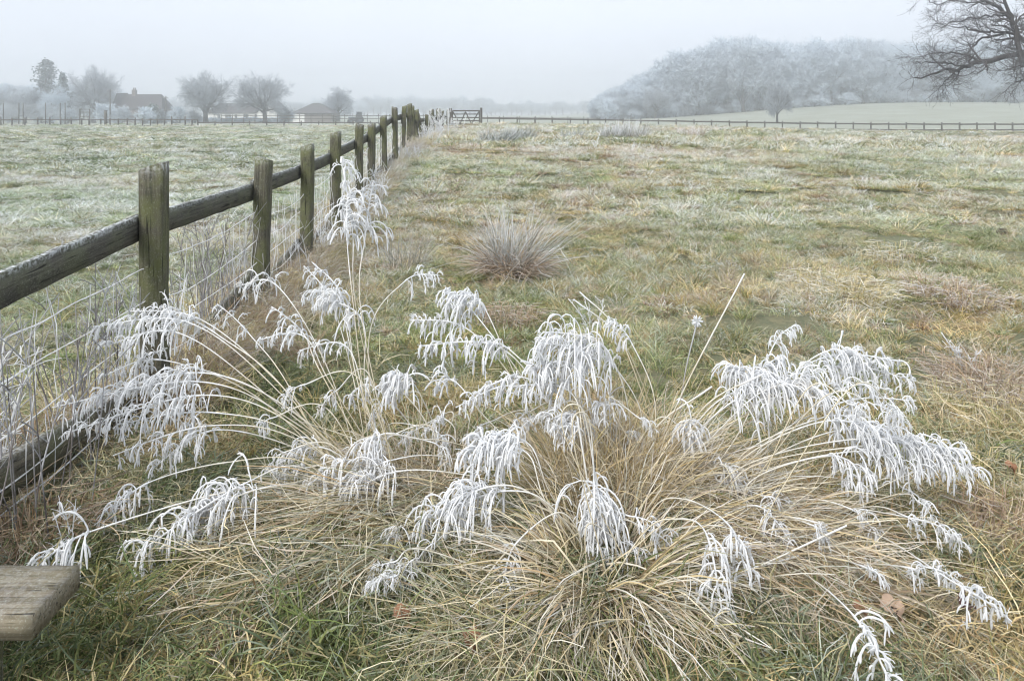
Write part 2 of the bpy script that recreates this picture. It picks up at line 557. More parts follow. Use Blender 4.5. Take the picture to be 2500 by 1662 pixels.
def clump(nb, rad, lmin, lmax, width, pal, lean=(0.1, 0.9), droop=(0.2, 1.2), Pn=4, wob=0.25):
    rr = rad * np.sqrt(rng.random(nb)); a = rng.random(nb) * 6.283
    base = np.stack([rr * np.cos(a), rr * np.sin(a), np.full(nb, -0.02)], 1)
    p = blade_lines(base, rng.random(nb) * 6.283, rng.uniform(*lean, nb), rng.uniform(*droop, nb), rng.uniform(lmin, lmax, nb), Pn, wob, kink=0.3)
    p[:, 1:, 2] = np.maximum(p[:, 1:, 2], 0.004 + 0.012 * rng.random((nb, 1)))
    s = np.linspace(0, 1, Pn)
    w = width * rng.uniform(0.6, 1.3, nb)[:, None] * (1 - 0.75 * s ** 2)[None, :]
    c = pal[rng.integers(0, len(pal), nb)] * rng.uniform(0.75, 1.25, (nb, 1))
    col = np.zeros((nb, Pn, 4))
    col[:, :, :3] = c[:, None, :]
    col[:, :, 3] = np.clip((0.25 + 0.75 * s)[None, :] * rng.uniform(0.15, 1.25, nb)[:, None], 0, 1)
    b = Buf(); ribbons(b, p, w, col)
    return b.build('grass_clump', M_turf)

def patch(rad, ntuft, per, lmin, lmax, width, mix, Pn=4):
    """a patch of many small tufts; mix = shares of green, straw and brown tufts"""
    b = Buf()
    pals = [PAL_GREEN, PAL_STRAW, PAL_BROWN]
    for k in range(ntuft):
        rr = rad * math.sqrt(rng.random()); a = rng.random() * 6.283
        cx, cy = rr * math.cos(a), rr * math.sin(a)
        pal = pals[rng.choice(3, p=mix)]
        tr = rad * rng.uniform(0.10, 0.3)
        hgt = rng.uniform(0.5, 1.05) ** 1.5 * (1.6 if rng.random() < 0.15 else 1.0)
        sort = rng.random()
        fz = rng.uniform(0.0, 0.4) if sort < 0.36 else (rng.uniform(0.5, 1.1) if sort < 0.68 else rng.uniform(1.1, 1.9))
        tone = rng.uniform(0.55, 0.9) if sort < 0.36 else rng.uniform(0.8, 1.25)  # some tufts darkened: shaded patches of the turf painted into blade colour
        q = tr * np.sqrt(rng.random(per)); az = rng.random(per) * 6.283
        base = np.stack([cx + q * np.cos(az), cy + q * np.sin(az), np.full(per, -0.02)], 1)
        out_ = np.where(rng.random(per) < 0.7, az + rng.normal(0, 0.6, per), rng.random(per) * 6.283)
        p = blade_lines(base, out_, rng.uniform(0.05, 0.9, per) * (0.4 + 0.8 * q / tr), rng.uniform(0.3, 1.7, per), rng.uniform(lmin, lmax, per) * hgt, Pn, 0.25)
        p[:, 1:, 2] = np.maximum(p[:, 1:, 2], 0.004 + 0.012 * rng.random((per, 1)))
        s_ = np.linspace(0, 1, Pn)
        w = width * rng.uniform(0.6, 1.35, per)[:, None] * (1 - 0.75 * s_ ** 2)[None, :]
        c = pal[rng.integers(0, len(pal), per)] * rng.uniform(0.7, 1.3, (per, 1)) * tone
        col = np.zeros((per, Pn, 4))
        col[:, :, :3] = c[:, None, :]
        col[:, :, 3] = np.clip((0.05 + 0.95 * s_ ** 1.3)[None, :] * fz * rng.uniform(0.3, 1.3, per)[:, None], 0, 1)
        ribbons(b, p, w, col)
    return b.build('grass_patch', M_turf)

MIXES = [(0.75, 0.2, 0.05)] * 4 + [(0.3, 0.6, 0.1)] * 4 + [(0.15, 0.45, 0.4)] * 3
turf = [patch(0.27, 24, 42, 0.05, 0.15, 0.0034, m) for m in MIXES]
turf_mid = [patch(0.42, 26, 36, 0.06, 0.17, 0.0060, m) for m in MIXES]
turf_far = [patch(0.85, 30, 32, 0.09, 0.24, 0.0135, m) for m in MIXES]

def field_points(y0, y1, dens, side):
    area_w = 0.72 * y1 * 1.12 + 2.5
    n = int(dens * (y1 - y0) * 2 * area_w)
    x = rng.uniform(-area_w, area_w, n); y = rng.uniform(y0, y1, n)
    keep = np.abs(x) < 0.72 * y * 1.12 + 2.0
    u = x - fence_x(y)
    keep &= (u > 0) if side > 0 else (u <= 0)
    return x[keep], y[keep]

def field(side, name, label):
    PT, RO, SC, IX, TI, FR = [], [], [], [], [], []
    zones = [(1.3, 4.5, 13, 0), (4.5, 9, 16, 0), (9, 18, 8.0, 1), (18, 36, 1.7, 2), (36, 82, 0.62, 3)]
    for (y0, y1, dens, far) in zones:
        x, y = field_points(y0, y1, dens, side)
        n = len(x)
        nA = fbm(x / 1.3, y / 1.7, 21); nB = fbm(x / 4.2 + 9, y / 4.2, 33); nC = fbm(x / 0.6, y / 0.8, 44)
        kind = nA * 0.5 + nB * 0.5
        rv = rng.normal(0, 0.07, n)
        green = 0.525 + (0.04 if side < 0 else 0.0)
        green = green + (0.08 * np.exp(-((x - 0.1) / 1.3) ** 2 - ((y - 5.5) / 2.6) ** 2) if side > 0 else 0)
        gsel = kind + rv < green
        bsel = (kind + rv > 0.63) & ~gsel
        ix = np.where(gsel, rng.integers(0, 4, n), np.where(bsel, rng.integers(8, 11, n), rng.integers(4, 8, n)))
        s = rng.uniform(0.8, 1.3, n)
        if far == 3: s = s * 1.7
        hz = s * (0.68 if side < 0 else 0.78) * rng.uniform(0.7, 1.2, n) * (0.55 + 0.9 * nC) * (0.55 if far == 3 else 1.0)
        z = terr(x, y)
        fro = 0.30 + 0.46 * sstep(3.0, 11, y) + 0.28 * sstep(11, 45, y) + (nB - 0.5) * 0.7 + (nC - 0.5) * 1.0
        if side < 0: fro = fro + 0.34
        fro = np.clip(fro + rng.normal(0, 0.12, n), 0.05, 1.1)
        t = np.ones((n, 3)) * rng.uniform(0.8, 1.3, (n, 1))
        t *= 1 + np.stack([0.02 + (nB - 0.5) * 0.3, np.zeros(n), -(nB - 0.5) * 0.2], 1)
        if side < 0: t *= np.array([0.90, 1.0, 1.06])
        PT.append(np.stack([x, y, z], 1))
        RO.append(np.stack([rng.normal(0, 0.05, n), rng.normal(0, 0.05, n), rng.random(n) * 6.283], 1))
        SC.append(np.stack([s, s, hz], 1)); IX.append(ix + 11 * min(far, 2)); TI.append(t); FR.append(fro)
    c = np.concatenate
    scatter(name, label, turf + turf_mid + turf_far, c(PT), c(RO), c(SC), c(IX), c(TI), c(FR))

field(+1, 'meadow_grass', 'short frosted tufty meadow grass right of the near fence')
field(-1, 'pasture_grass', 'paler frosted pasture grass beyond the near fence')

# ------------------------------------------------------------------ near fence
POSTS = [(2.05, 1.24, 0.0, 0), (3.66, 1.26, -0.01, 0.01), (5.5, 1.17, 0.035, 0.0), (6.98, 1.2, 0.008, 0.0), (8.5, 1.24, 0.0, 0.0), (10.25, 1.22, 0.01, 0),
         (11.5, 1.14, 0.0, 0), (13.1, 1.16, -0.015, 0), (15.0, 1.22, -0.02, 0), (16.8, 1.2, 0.05, 0), (18.3, 1.24, 0.03, 0), (19.6, 1.2, -0.03, 0),
         (21.0, 1.1, -0.02, 0), (22.6, 1.0, -0.16, 0), (25.2, 0.95, 0.03, 0), (27.5, 1.1, 0.03, 0), (29.5, 1.15, -0.05, 0), (31.8, 1.1, 0.02, 0),
         (34.0, 1.2, -0.08, 0), (37.0, 1.1, 0.02, 0), (40.5, 1.25, 0.04, 0), (44.5, 1.2, 0.0, 0), (48.5, 1.2, 0.02, 0)]
fence_root = thing('wooden_fence', 'mossy post and rail fence with frosted wire netting running towards the gate', 'fence', (float(fence_x(2.0)), 2.0, 0))
FY = math.atan(0.054)
def fence_child(name, me, x, y, z, rot=(0, 0, 0), parent=None):
    o = obj(name, me, fence_root)
    o.location = (x - fence_root.location.x, y - fence_root.location.y, z)
    o.rotation_euler = rot
    return o

def post_mesh(h, w, kind):
    def top(x, y):
        if kind == 0: return h - np.clip(-x - 0.0, 0, 1) * 0.75 - np.clip(x - 0.03, 0, 1) * 0.2
        return h - np.clip(x + 0.05, 0, 1) * 0.25 - y * 0.12
    V, Q = box_arrays(w, w * 1.02, h, 9, top)
    ph = rng.random(2) * 6
    zz = V[:, 2]
    V[:, 0] += 0.006 * np.sin(zz * 3.1 + ph[0]) + rng.normal(0, 0.0012, len(V))
    V[:, 1] += 0.006 * np.sin(zz * 2.3 + ph[1]) + rng.normal(0, 0.0012, len(V))
    return mesh('post', V, Q, M_post)

post_xyz = []
for k, (d, h, lean, ly) in enumerate(POSTS):
    x = float(fence_x(d)); z = float(terr_base(x, d))
    if d > 30: x += [0.12, -0.1, 0.2, 0.1, 0.0, 0.1, -0.3][k % 7] * 0.8
    post_xyz.append((x, d, z, h, lean))
    me = post_mesh(h + 0.15, 0.105 if k != 1 else 0.112, 0 if k % 3 != 2 else 1)
    fence_child('post', me, x - lean * 0.6, d, z - 0.15, (rng.normal(0, 0.012), lean, -FY + 0.28 * (k == 1) + rng.normal(0, 0.08)))

def rail_mesh(L, hgt, th, mat=None):
    n = 14
    ys = np.linspace(0, L, n)
    prof = np.array([[-th/2, -hgt/2], [th/2, -hgt/2], [th/2 + 0.0005, 0], [th/2, hgt/2], [-th/2, hgt/2]])
    V = np.concatenate([np.column_stack([prof[:, 0], np.full(5, y), prof[:, 1]]) for y in ys])
    V[:, 2] += np.repeat(rng.normal(0, 0.0016, n), 5) + 0.003 * np.sin(np.repeat(ys, 5) * 1.7 + rng.random() * 6)
    V += rng.normal(0, 0.0012, V.shape)
    i = np.arange(n * 5).reshape(n, 5)
    Q = np.stack([i[:-1], np.roll(i[:-1], -1, 1), np.roll(i[1:], -1, 1), i[1:]], -1).reshape(-1, 4)
    caps = np.array([[0, 4, 3, 2], [0, 2, 1, 0]])[:1]
    capT = np.array([[0, 2, 1], [i[-1][0], i[-1][1], i[-1][2]]])
    capQ = np.array([[0, 4, 3, 2], [i[-1][0], i[-1][2], i[-1][3], i[-1][4]]])
    return mesh('rail', V, [np.concatenate([Q, capQ]), capT], mat or M_rail)

def add_rail(a, b, za, zb, hgt, mat=None):
    xa, ya = a[0] - 0.075, a[1]; xb, yb = b[0] - 0.075, b[1]
    L = math.dist((xa, ya, za), (xb, yb, zb))
    me = rail_mesh(L - 0.012, hgt, 0.034, mat)
    yaw = math.atan2(-(xb - xa), yb - ya); pit = math.asin((zb - za) / L)
    fence_child('rail', me, xa, ya + 0.006, za, (pit, 0, yaw))

for k in range(len(post_xyz) - 1):
    a, b = post_xyz[k], post_xyz[k + 1]
    h1 = 0.935
    za, zb = a[2] + h1 + rng.normal(0, 0.012), b[2] + h1 + rng.normal(0, 0.012)
    if k == 0: za, zb = 0.865, 0.935
    if k == 1: za, zb = 0.93, 0.905
    if 11 <= k <= 13 or k >= 15:
        za -= 0.18; zb -= 0.18
    if k != 14 and k != 17:
        add_rail(a, b, za, zb, 0.122)
    if k < 12:
        lo = [(0.27, 0.10), (0.02, 0.27), (0.10, 0.24), (0.12, 0.2)][k] if k < 4 else (a[2] + 0.2, b[2] + 0.2)
        add_rail(a, b, lo[0], lo[1], 0.135 if k else 0.15, M_raillow)

# wire netting, each wire thick with rime
def wire(pts, r, name='wire'):
    b = Buf()
    p = np.array(pts)[None]
    n = p.shape[1]
    tubes(b, p, r * rng.uniform(0.7, 1.35, (1, n)), 5)
    me = b.build('wire', M_rime, True, False)
    o = obj(name, me, fence_root)
    o.location = (-fence_root.location.x, -fence_root.location.y, -fence_root.location.z)

for k in range(0, 9):
    a, b = post_xyz[k], post_xyz[k + 1]
    n = 30
    t = np.linspace(0, 1, n)
    xs = a[0] + (b[0] - a[0]) * t - 0.03; ys = a[1] + (b[1] - a[1]) * t; zs = a[2] + (b[2] - a[2]) * t
    hs = [0.14, 0.27, 0.42, 0.58, 0.76]
    sag = {}
    for h in hs:
        w = rng.normal(0, 0.008, n); w = np.convolve(w, np.ones(3) / 3, 'same')
        bow = -rng.uniform(0.0, 0.09) * np.sin(t * math.pi) + rng.normal(0, 0.02)
        off = rng.uniform(-0.05, 0.05) * np.sin(t * math.pi * 2 + rng.random() * 6)
        sag[h] = bow
        wire(np.column_stack([xs + off * 0.6 + w, ys, zs + h + bow + w]), 0.0028)
    m = max(4, int((b[1] - a[1]) / (0.21 if k < 2 else 0.13)))
    for j in range(m):
        tt = (j + 0.5) / m + rng.normal(0, 0.02)
        nn = 9
        zz = np.linspace(0.05, 0.78, nn)
        xx = a[0] + (b[0] - a[0]) * tt - 0.03 + rng.normal(0, 0.008, nn)
        yy = a[1] + (b[1] - a[1]) * tt + rng.normal(0, 0.02) + np.linspace(0, rng.normal(0, 0.05), nn)
        wire(np.column_stack([xx, yy, zz + a[2] + (b[2] - a[2]) * tt]), 0.0013 if k < 2 else 0.0018)

# ------------------------------------------------------------------ stile step in the corner
st = thing('stile_step', 'grey weathered plank step of a stile in the bottom corner', 'step', (-1.2, 1.78, 0))
V = np.array(box(-0.75, 0.102, -0.095, 0.095, 0.294, 0.35))
nxp, nyp = 30, 9
px_ = np.linspace(-0.75, 0.102, nxp); py_ = np.linspace(-0.095, 0.095, nyp)
PX, PY = np.meshgrid(px_, py_)
def plank(z, sgn):
    Z = np.full(PX.shape, z) + (rng.normal(0, 0.0008, PX.shape) + 0.002 * (fbm(PX * 8, PY * 40, 61) - 0.5)) * sgn
    return np.stack([PX + (fbm(PY * 30, PX * 0, 71) - 0.5) * 0.006 * (PX > 0.09), PY, Z], -1).reshape(-1, 3)
top_v = plank(0.350, 1); bot_v = plank(0.294, 0)
ii = np.arange(nxp * nyp).reshape(nyp, nxp)
q1 = np.stack([ii[:-1, :-1], ii[:-1, 1:], ii[1:, 1:], ii[1:, :-1]], -1).reshape(-1, 4)
nb_ = nxp * nyp
ring = np.concatenate([ii[0, :-1], ii[:-1, -1], ii[-1, :0:-1], ii[:0:-1, 0]])
q2 = np.stack([ring + nb_, np.roll(ring, -1) + nb_, np.roll(ring, -1), ring], -1)
obj('plank', mesh('plank', np.concatenate([top_v, bot_v]), [q1, q1[:, ::-1] + nb_, q2], M_plank), st)
V, Q = box_arrays(0.09, 0.09, 0.442, 3)
lg = obj('leg', mesh('leg', V + np.array([-0.078, -0.03, -0.15]), Q, M_post), st)
V2, Q2 = box_arrays(0.09, 0.09, 0.442, 3)
obj('leg', mesh('leg', V2 + np.array([-0.66, -0.02, -0.15]), Q2, M_post), st)

# ------------------------------------------------------------------ seed heads and tussocks
def catmull(ctrl, n):
    c = np.array(ctrl, float)
    c = np.vstack([2 * c[0] - c[1], c, 2 * c[-1] - c[-2]])
    m = len(c) - 3
    out = []
    for t in np.linspace(0, m - 1e-6, n):
        i = int(t); u = t - i
        p0, p1, p2, p3 = c[i:i + 4]
        out.append(0.5 * ((2 * p1) + (-p0 + p2) * u + (2 * p0 - 5 * p1 + 4 * p2 - p3) * u * u + (-p0 + 3 * p1 - 3 * p2 + p3) * u ** 3))
    return np.array(out)

def arcs(start, dirv, L, grav, Pn=8):
    """lines that leave along dirv and are bent down by their own weight"""
    N_ = len(start)
    p = np.zeros((N_, Pn, 3)); p[:, 0] = start
    d = norm(dirv)
    st_ = L[:, None] / (Pn - 1)
    for i in range(1, Pn):
        p[:, i] = p[:, i - 1] + d * st_
        d = norm(d + np.stack([np.zeros(N_), np.zeros(N_), -grav], 1) + rng.normal(0, 0.05, (N_, 3)))
    return p

def seed_head(rachis, size, dens, thick=1.0):
    """nodding panicle: whorls of rime-thick branchlets that arch out and hang"""
    b = Buf()
    n = len(rachis)
    tubes(b, rachis[None], np.linspace(0.0030, 0.0020, n)[None] * thick * rng.uniform(0.85, 1.25, (1, n)), 5)
    tg = tangents(rachis[None])[0]
    nodes = max(5, int((11.5 if size >= 0.095 else 9) * dens))
    S, D, L, G = [], [], [], []
    for q in range(nodes):
        t = (q + 0.3) / nodes
        f = t * (n - 1); i = int(f); u = f - i
        pos = rachis[i] * (1 - u) + rachis[min(i + 1, n - 1)] * u
        m = rng.integers(1, 4)
        for _ in range(m):
            rd = rng.normal(size=3); rd -= tg[i] * rd.dot(tg[i]); rd /= np.linalg.norm(rd) + 1e-6
            S.append(pos); D.append(tg[i] * rng.uniform(0.1, 0.6) + rd * rng.uniform(0.7, 1.2) + np.array([0, 0, rng.uniform(0.3, 0.8)]))
            L.append(size * 1.15 * (1.05 - 0.5 * t) * rng.uniform(0.45, 1.3)); G.append(rng.uniform(0.32, 0.7))
    S, D, L, G = np.array(S), np.array(D), np.array(L), np.array(G)
    p = arcs(S, D, L, G, 9)
    def put(p, r0):
        nn, pn = p.shape[:2]
        prof = np.concatenate([np.linspace(0.75, 1.1, pn - 1), [0.55]])
        tubes(b, p, r0 * thick * prof[None] * rng.uniform(0.8, 1.25, (nn, pn)), 5)
    put(p, 0.0026)
    # branchlets of the branchlets hang straight down
    rep = rng.integers(1, 3, len(p))
    par = np.repeat(np.arange(len(p)), rep)
    at = rng.integers(3, 7, len(par))
    s2 = p[par, at]
    d2 = norm(p[par, at + 1] - p[par, at]) * 0.5 + rng.normal(0, 0.6, (len(par), 3)) + np.array([0, 0, 0.2])
    p2 = arcs(s2, d2, L[par] * rng.uniform(0.2, 0.5, len(par)), rng.uniform(0.5, 0.9, len(par)), 6)
    put(p2, 0.0022)
    # short spikelets all along, the feathering of the rime
    m = len(p) * 6
    par = rng.integers(0, len(p), m); at = rng.integers(1, 8, m)
    d3 = norm(p[par, at + 1] - p[par, at]) * 0.8 + rng.normal(0, 0.6, (m, 3)) + np.array([0, 0, 0.15])
    p3 = arcs(p[par, at], d3, rng.uniform(0.008, 0.026, m), rng.uniform(0.2, 0.6, m), 4)
    tubes(b, p3, 0.0011 * thick * rng.uniform(0.7, 1.2, (m, 4)), 3)
    return b.build('seed_head', M_rime, True, False)

STRAW = np.array([0.56, 0.48, 0.31])
def stem_mesh(p, r=0.0017):
    b = Buf()
    n = len(p)
    s = np.linspace(0, 1, n)
    fro = np.clip(0.12 + 0.75 * s ** 2 + rng.normal(0, 0.08, n), 0, 0.95)[:, None]
    c = STRAW * rng.uniform(0.75, 1.15) * (1 - fro) + np.array(FROST) * fro
    tubes(b, p[None], (r * (0.9 + 0.55 * s))[None] * rng.uniform(0.85, 1.2, (1, n)), 5, c[None])
    return b.build('stem', M_blade, True)

def tussock_blades(nb, cx, cy, rad, lmin, lmax, az_mean, az_sd, lean, droop, width, pal, frost, hlift=0.0, hole=0.0, Pn=8):
    """a mop of blades; az_sd > 3 means all round"""
    rr = rad * np.sqrt(hole ** 2 + (1 - hole ** 2) * rng.random(nb)); a = rng.random(nb) * 6.283
    x = cx + rr * np.cos(a); y = cy + rr * np.sin(a)
    base = np.stack([x, y, terr(x, y) + hlift * (1 - rr / rad)], 1)
    az = az_mean + rng.normal(0, az_sd, nb) if az_sd < 3 else np.where(rng.random(nb) < (0.95 if hole else 0.6), a + rng.normal(0, 0.35 if hole else 0.5, nb), rng.random(nb) * 6.283)
    L = rng.uniform(lmin, lmax, nb)
    p = blade_lines(base, az, rng.uniform(*lean, nb), rng.uniform(*droop, nb), L, Pn, 0.14, kink=0.4)
    tz = terr(p[:, 1:, 0], p[:, 1:, 1])
    lie = (0.015 + 0.11 * rng.random((nb, 1)) ** 1.5)
    p[:, 1:, 2] = np.maximum(p[:, 1:, 2], tz + lie)
    s = np.linspace(0, 1, Pn)
    w = width * rng.uniform(0.6, 1.35, nb)[:, None] * (1 - 0.7 * s ** 2.5)[None, :]
    c = pal[rng.integers(0, len(pal), nb)] * rng.uniform(0.75, 1.3, (nb, 1))
    fr_ = np.clip(frost * rng.uniform(0, 1.9, nb)[:, None] * (0.2 + 0.8 * s)[None, :], 0, 0.85)[:, :, None]
    col = c[:, None, :] * (1 - fr_) + np.array(FROST) * fr_
    b = Buf(); ribbons(b, p, w, col)
    return b

PAL_HAY = np.array([[0.60, 0.49, 0.28], [0.47, 0.37, 0.19], [0.66, 0.57, 0.37], [0.33, 0.26, 0.12], [0.22, 0.20, 0.08], [0.42, 0.29, 0.15]])
PAL_WET = np.array([[0.07, 0.095, 0.03], [0.11, 0.14, 0.045], [0.17, 0.19, 0.075], [0.13, 0.17, 0.08], [0.30, 0.26, 0.12]])
PAL_DRY2 = np.array([[0.56, 0.43, 0.22], [0.44, 0.32, 0.15], [0.60, 0.49, 0.28], [0.30, 0.22, 0.10], [0.36, 0.30, 0.13]])
PAL_DRY = np.array([[0.50, 0.38, 0.22], [0.38, 0.27, 0.15], [0.58, 0.47, 0.31], [0.26, 0.18, 0.09], [0.44, 0.35, 0.22]])
PAL_HAYG = np.array([[0.50, 0.43, 0.25], [0.36, 0.33, 0.16], [0.22, 0.23, 0.09], [0.58, 0.50, 0.32], [0.16, 0.19, 0.07]])

TUS = {}
def make_tussock(key, label, px, py, parts, name='grass_tussock'):
    d = EYE * FD / (py - HYD)
    x = (px - CXD) / FD * d
    o = thing(name, label, 'grass tussock', (x, d, float(terr(x, d))), 0.0, 'pale grass tussocks in front of the fence')
    TUS[key] = (o, x, d)
    for spec in parts:
        dx, dy = spec.pop('off', (0, 0))
        b = tussock_blades(cx=x + dx, cy=d + dy, **spec)
        me = b.build('blades', M_blade)
        c = obj('blades', me, o, kind='stuff')
        c.location = -o.location
    return o

make_tussock('A', 'mop-headed straw tussock with a dark heart, closest to the camera', 1387, 1400, [
    dict(nb=1700, rad=0.14, hole=0.6, lmin=0.18, lmax=0.48, az_mean=0, az_sd=9, lean=(0.55, 1.35), droop=(0.4, 1.6), width=0.0042, pal=PAL_HAY, frost=0.38, hlift=0.14),
    dict(nb=650, rad=0.24, lmin=0.10, lmax=0.26, az_mean=0, az_sd=9, lean=(0.2, 1.1), droop=(0.1, 1.0), width=0.0048, pal=PAL_WET, frost=0.1),
    dict(nb=70, rad=0.10, lmin=0.08, lmax=0.18, az_mean=0, az_sd=9, lean=(0.2, 1.2), droop=(0.0, 0.7), width=0.0044, pal=PAL_HAYG, frost=0.2, hlift=0.05)])
make_tussock('B', 'tall upright straw tussock bearing the whitest frosted seed heads in the middle', 1390, 1185, [
    dict(nb=1500, rad=0.26, lmin=0.22, lmax=0.52, az_mean=0, az_sd=9, lean=(0.02, 0.7), droop=(0.1, 1.2), width=0.0030, pal=PAL_DRY2, frost=0.26, hlift=0.05),
    dict(nb=350, rad=0.25, lmin=0.10, lmax=0.24, az_mean=0, az_sd=9, lean=(0.1, 0.9), droop=(0.1, 1.0), width=0.0045, pal=PAL_WET, frost=0.1, off=(0.0, -0.1)),
    dict(nb=700, rad=0.22, lmin=0.25, lmax=0.55, az_mean=0.1, az_sd=0.7, lean=(0.5, 1.15), droop=(0.3, 1.1), width=0.0030, pal=PAL_HAY, frost=0.4, hlift=0.05, off=(0.2, 0))])
make_tussock('C', 'flattened straw tussock combed towards the stile step', 975, 1185, [
    dict(nb=1000, rad=0.26, lmin=0.25, lmax=0.62, az_mean=-2.5, az_sd=0.6, lean=(0.85, 1.4), droop=(0.2, 1.0), width=0.0034, pal=PAL_HAY, frost=0.32, hlift=0.06),
    dict(nb=900, rad=0.30, lmin=0.22, lmax=0.48, az_mean=-1.7, az_sd=0.6, lean=(0.6, 1.3), droop=(0.4, 1.3), width=0.0036, pal=PAL_HAYG, frost=0.3, off=(0.0, -0.25)),
    dict(nb=600, rad=0.34, lmin=0.22, lmax=0.5, az_mean=-2.4, az_sd=0.7, lean=(0.8, 1.4), droop=(0.3, 1.2), width=0.0036, pal=PAL_HAY, frost=0.3, off=(-0.3, -0.3)),
    dict(nb=300, rad=0.22, lmin=0.18, lmax=0.38, az_mean=0, az_sd=9, lean=(0.1, 0.9), droop=(0.2, 1.0), width=0.0030, pal=PAL_DRY, frost=0.35, hlift=0.05)])
make_tussock('D', 'sprawling frosted straw tussock bent over towards the open meadow', 1690, 1265, [
    dict(nb=800, rad=0.26, lmin=0.22, lmax=0.55, az_mean=0.0, az_sd=0.6, lean=(0.8, 1.4), droop=(0.2, 1.0), width=0.0032, pal=PAL_HAY, frost=0.36, hlift=0.06),
    dict(nb=500, rad=0.28, lmin=0.2, lmax=0.46, az_mean=-0.8, az_sd=0.7, lean=(0.8, 1.4), droop=(0.3, 1.1), width=0.0032, pal=PAL_DRY, frost=0.25, off=(0.12, -0.1)),
    dict(nb=300, rad=0.24, lmin=0.15, lmax=0.34, az_mean=0, az_sd=9, lean=(0.1, 1.0), droop=(0.2, 1.0), width=0.0030, pal=PAL_DRY, frost=0.4)])
make_tussock('E', 'low matted straw tussock cut by the lower picture edge', 1180, 1520, [
    dict(nb=700, rad=0.2, lmin=0.18, lmax=0.40, az_mean=-2.2, az_sd=1.0, lean=(0.7, 1.4), droop=(0.3, 1.3), width=0.0028, pal=PAL_HAYG, frost=0.2),
    dict(nb=300, rad=0.2, lmin=0.15, lmax=0.36, az_mean=0, az_sd=9, lean=(0.4, 1.3), droop=(0.4, 1.3), width=0.0028, pal=PAL_HAY, frost=0.28)])

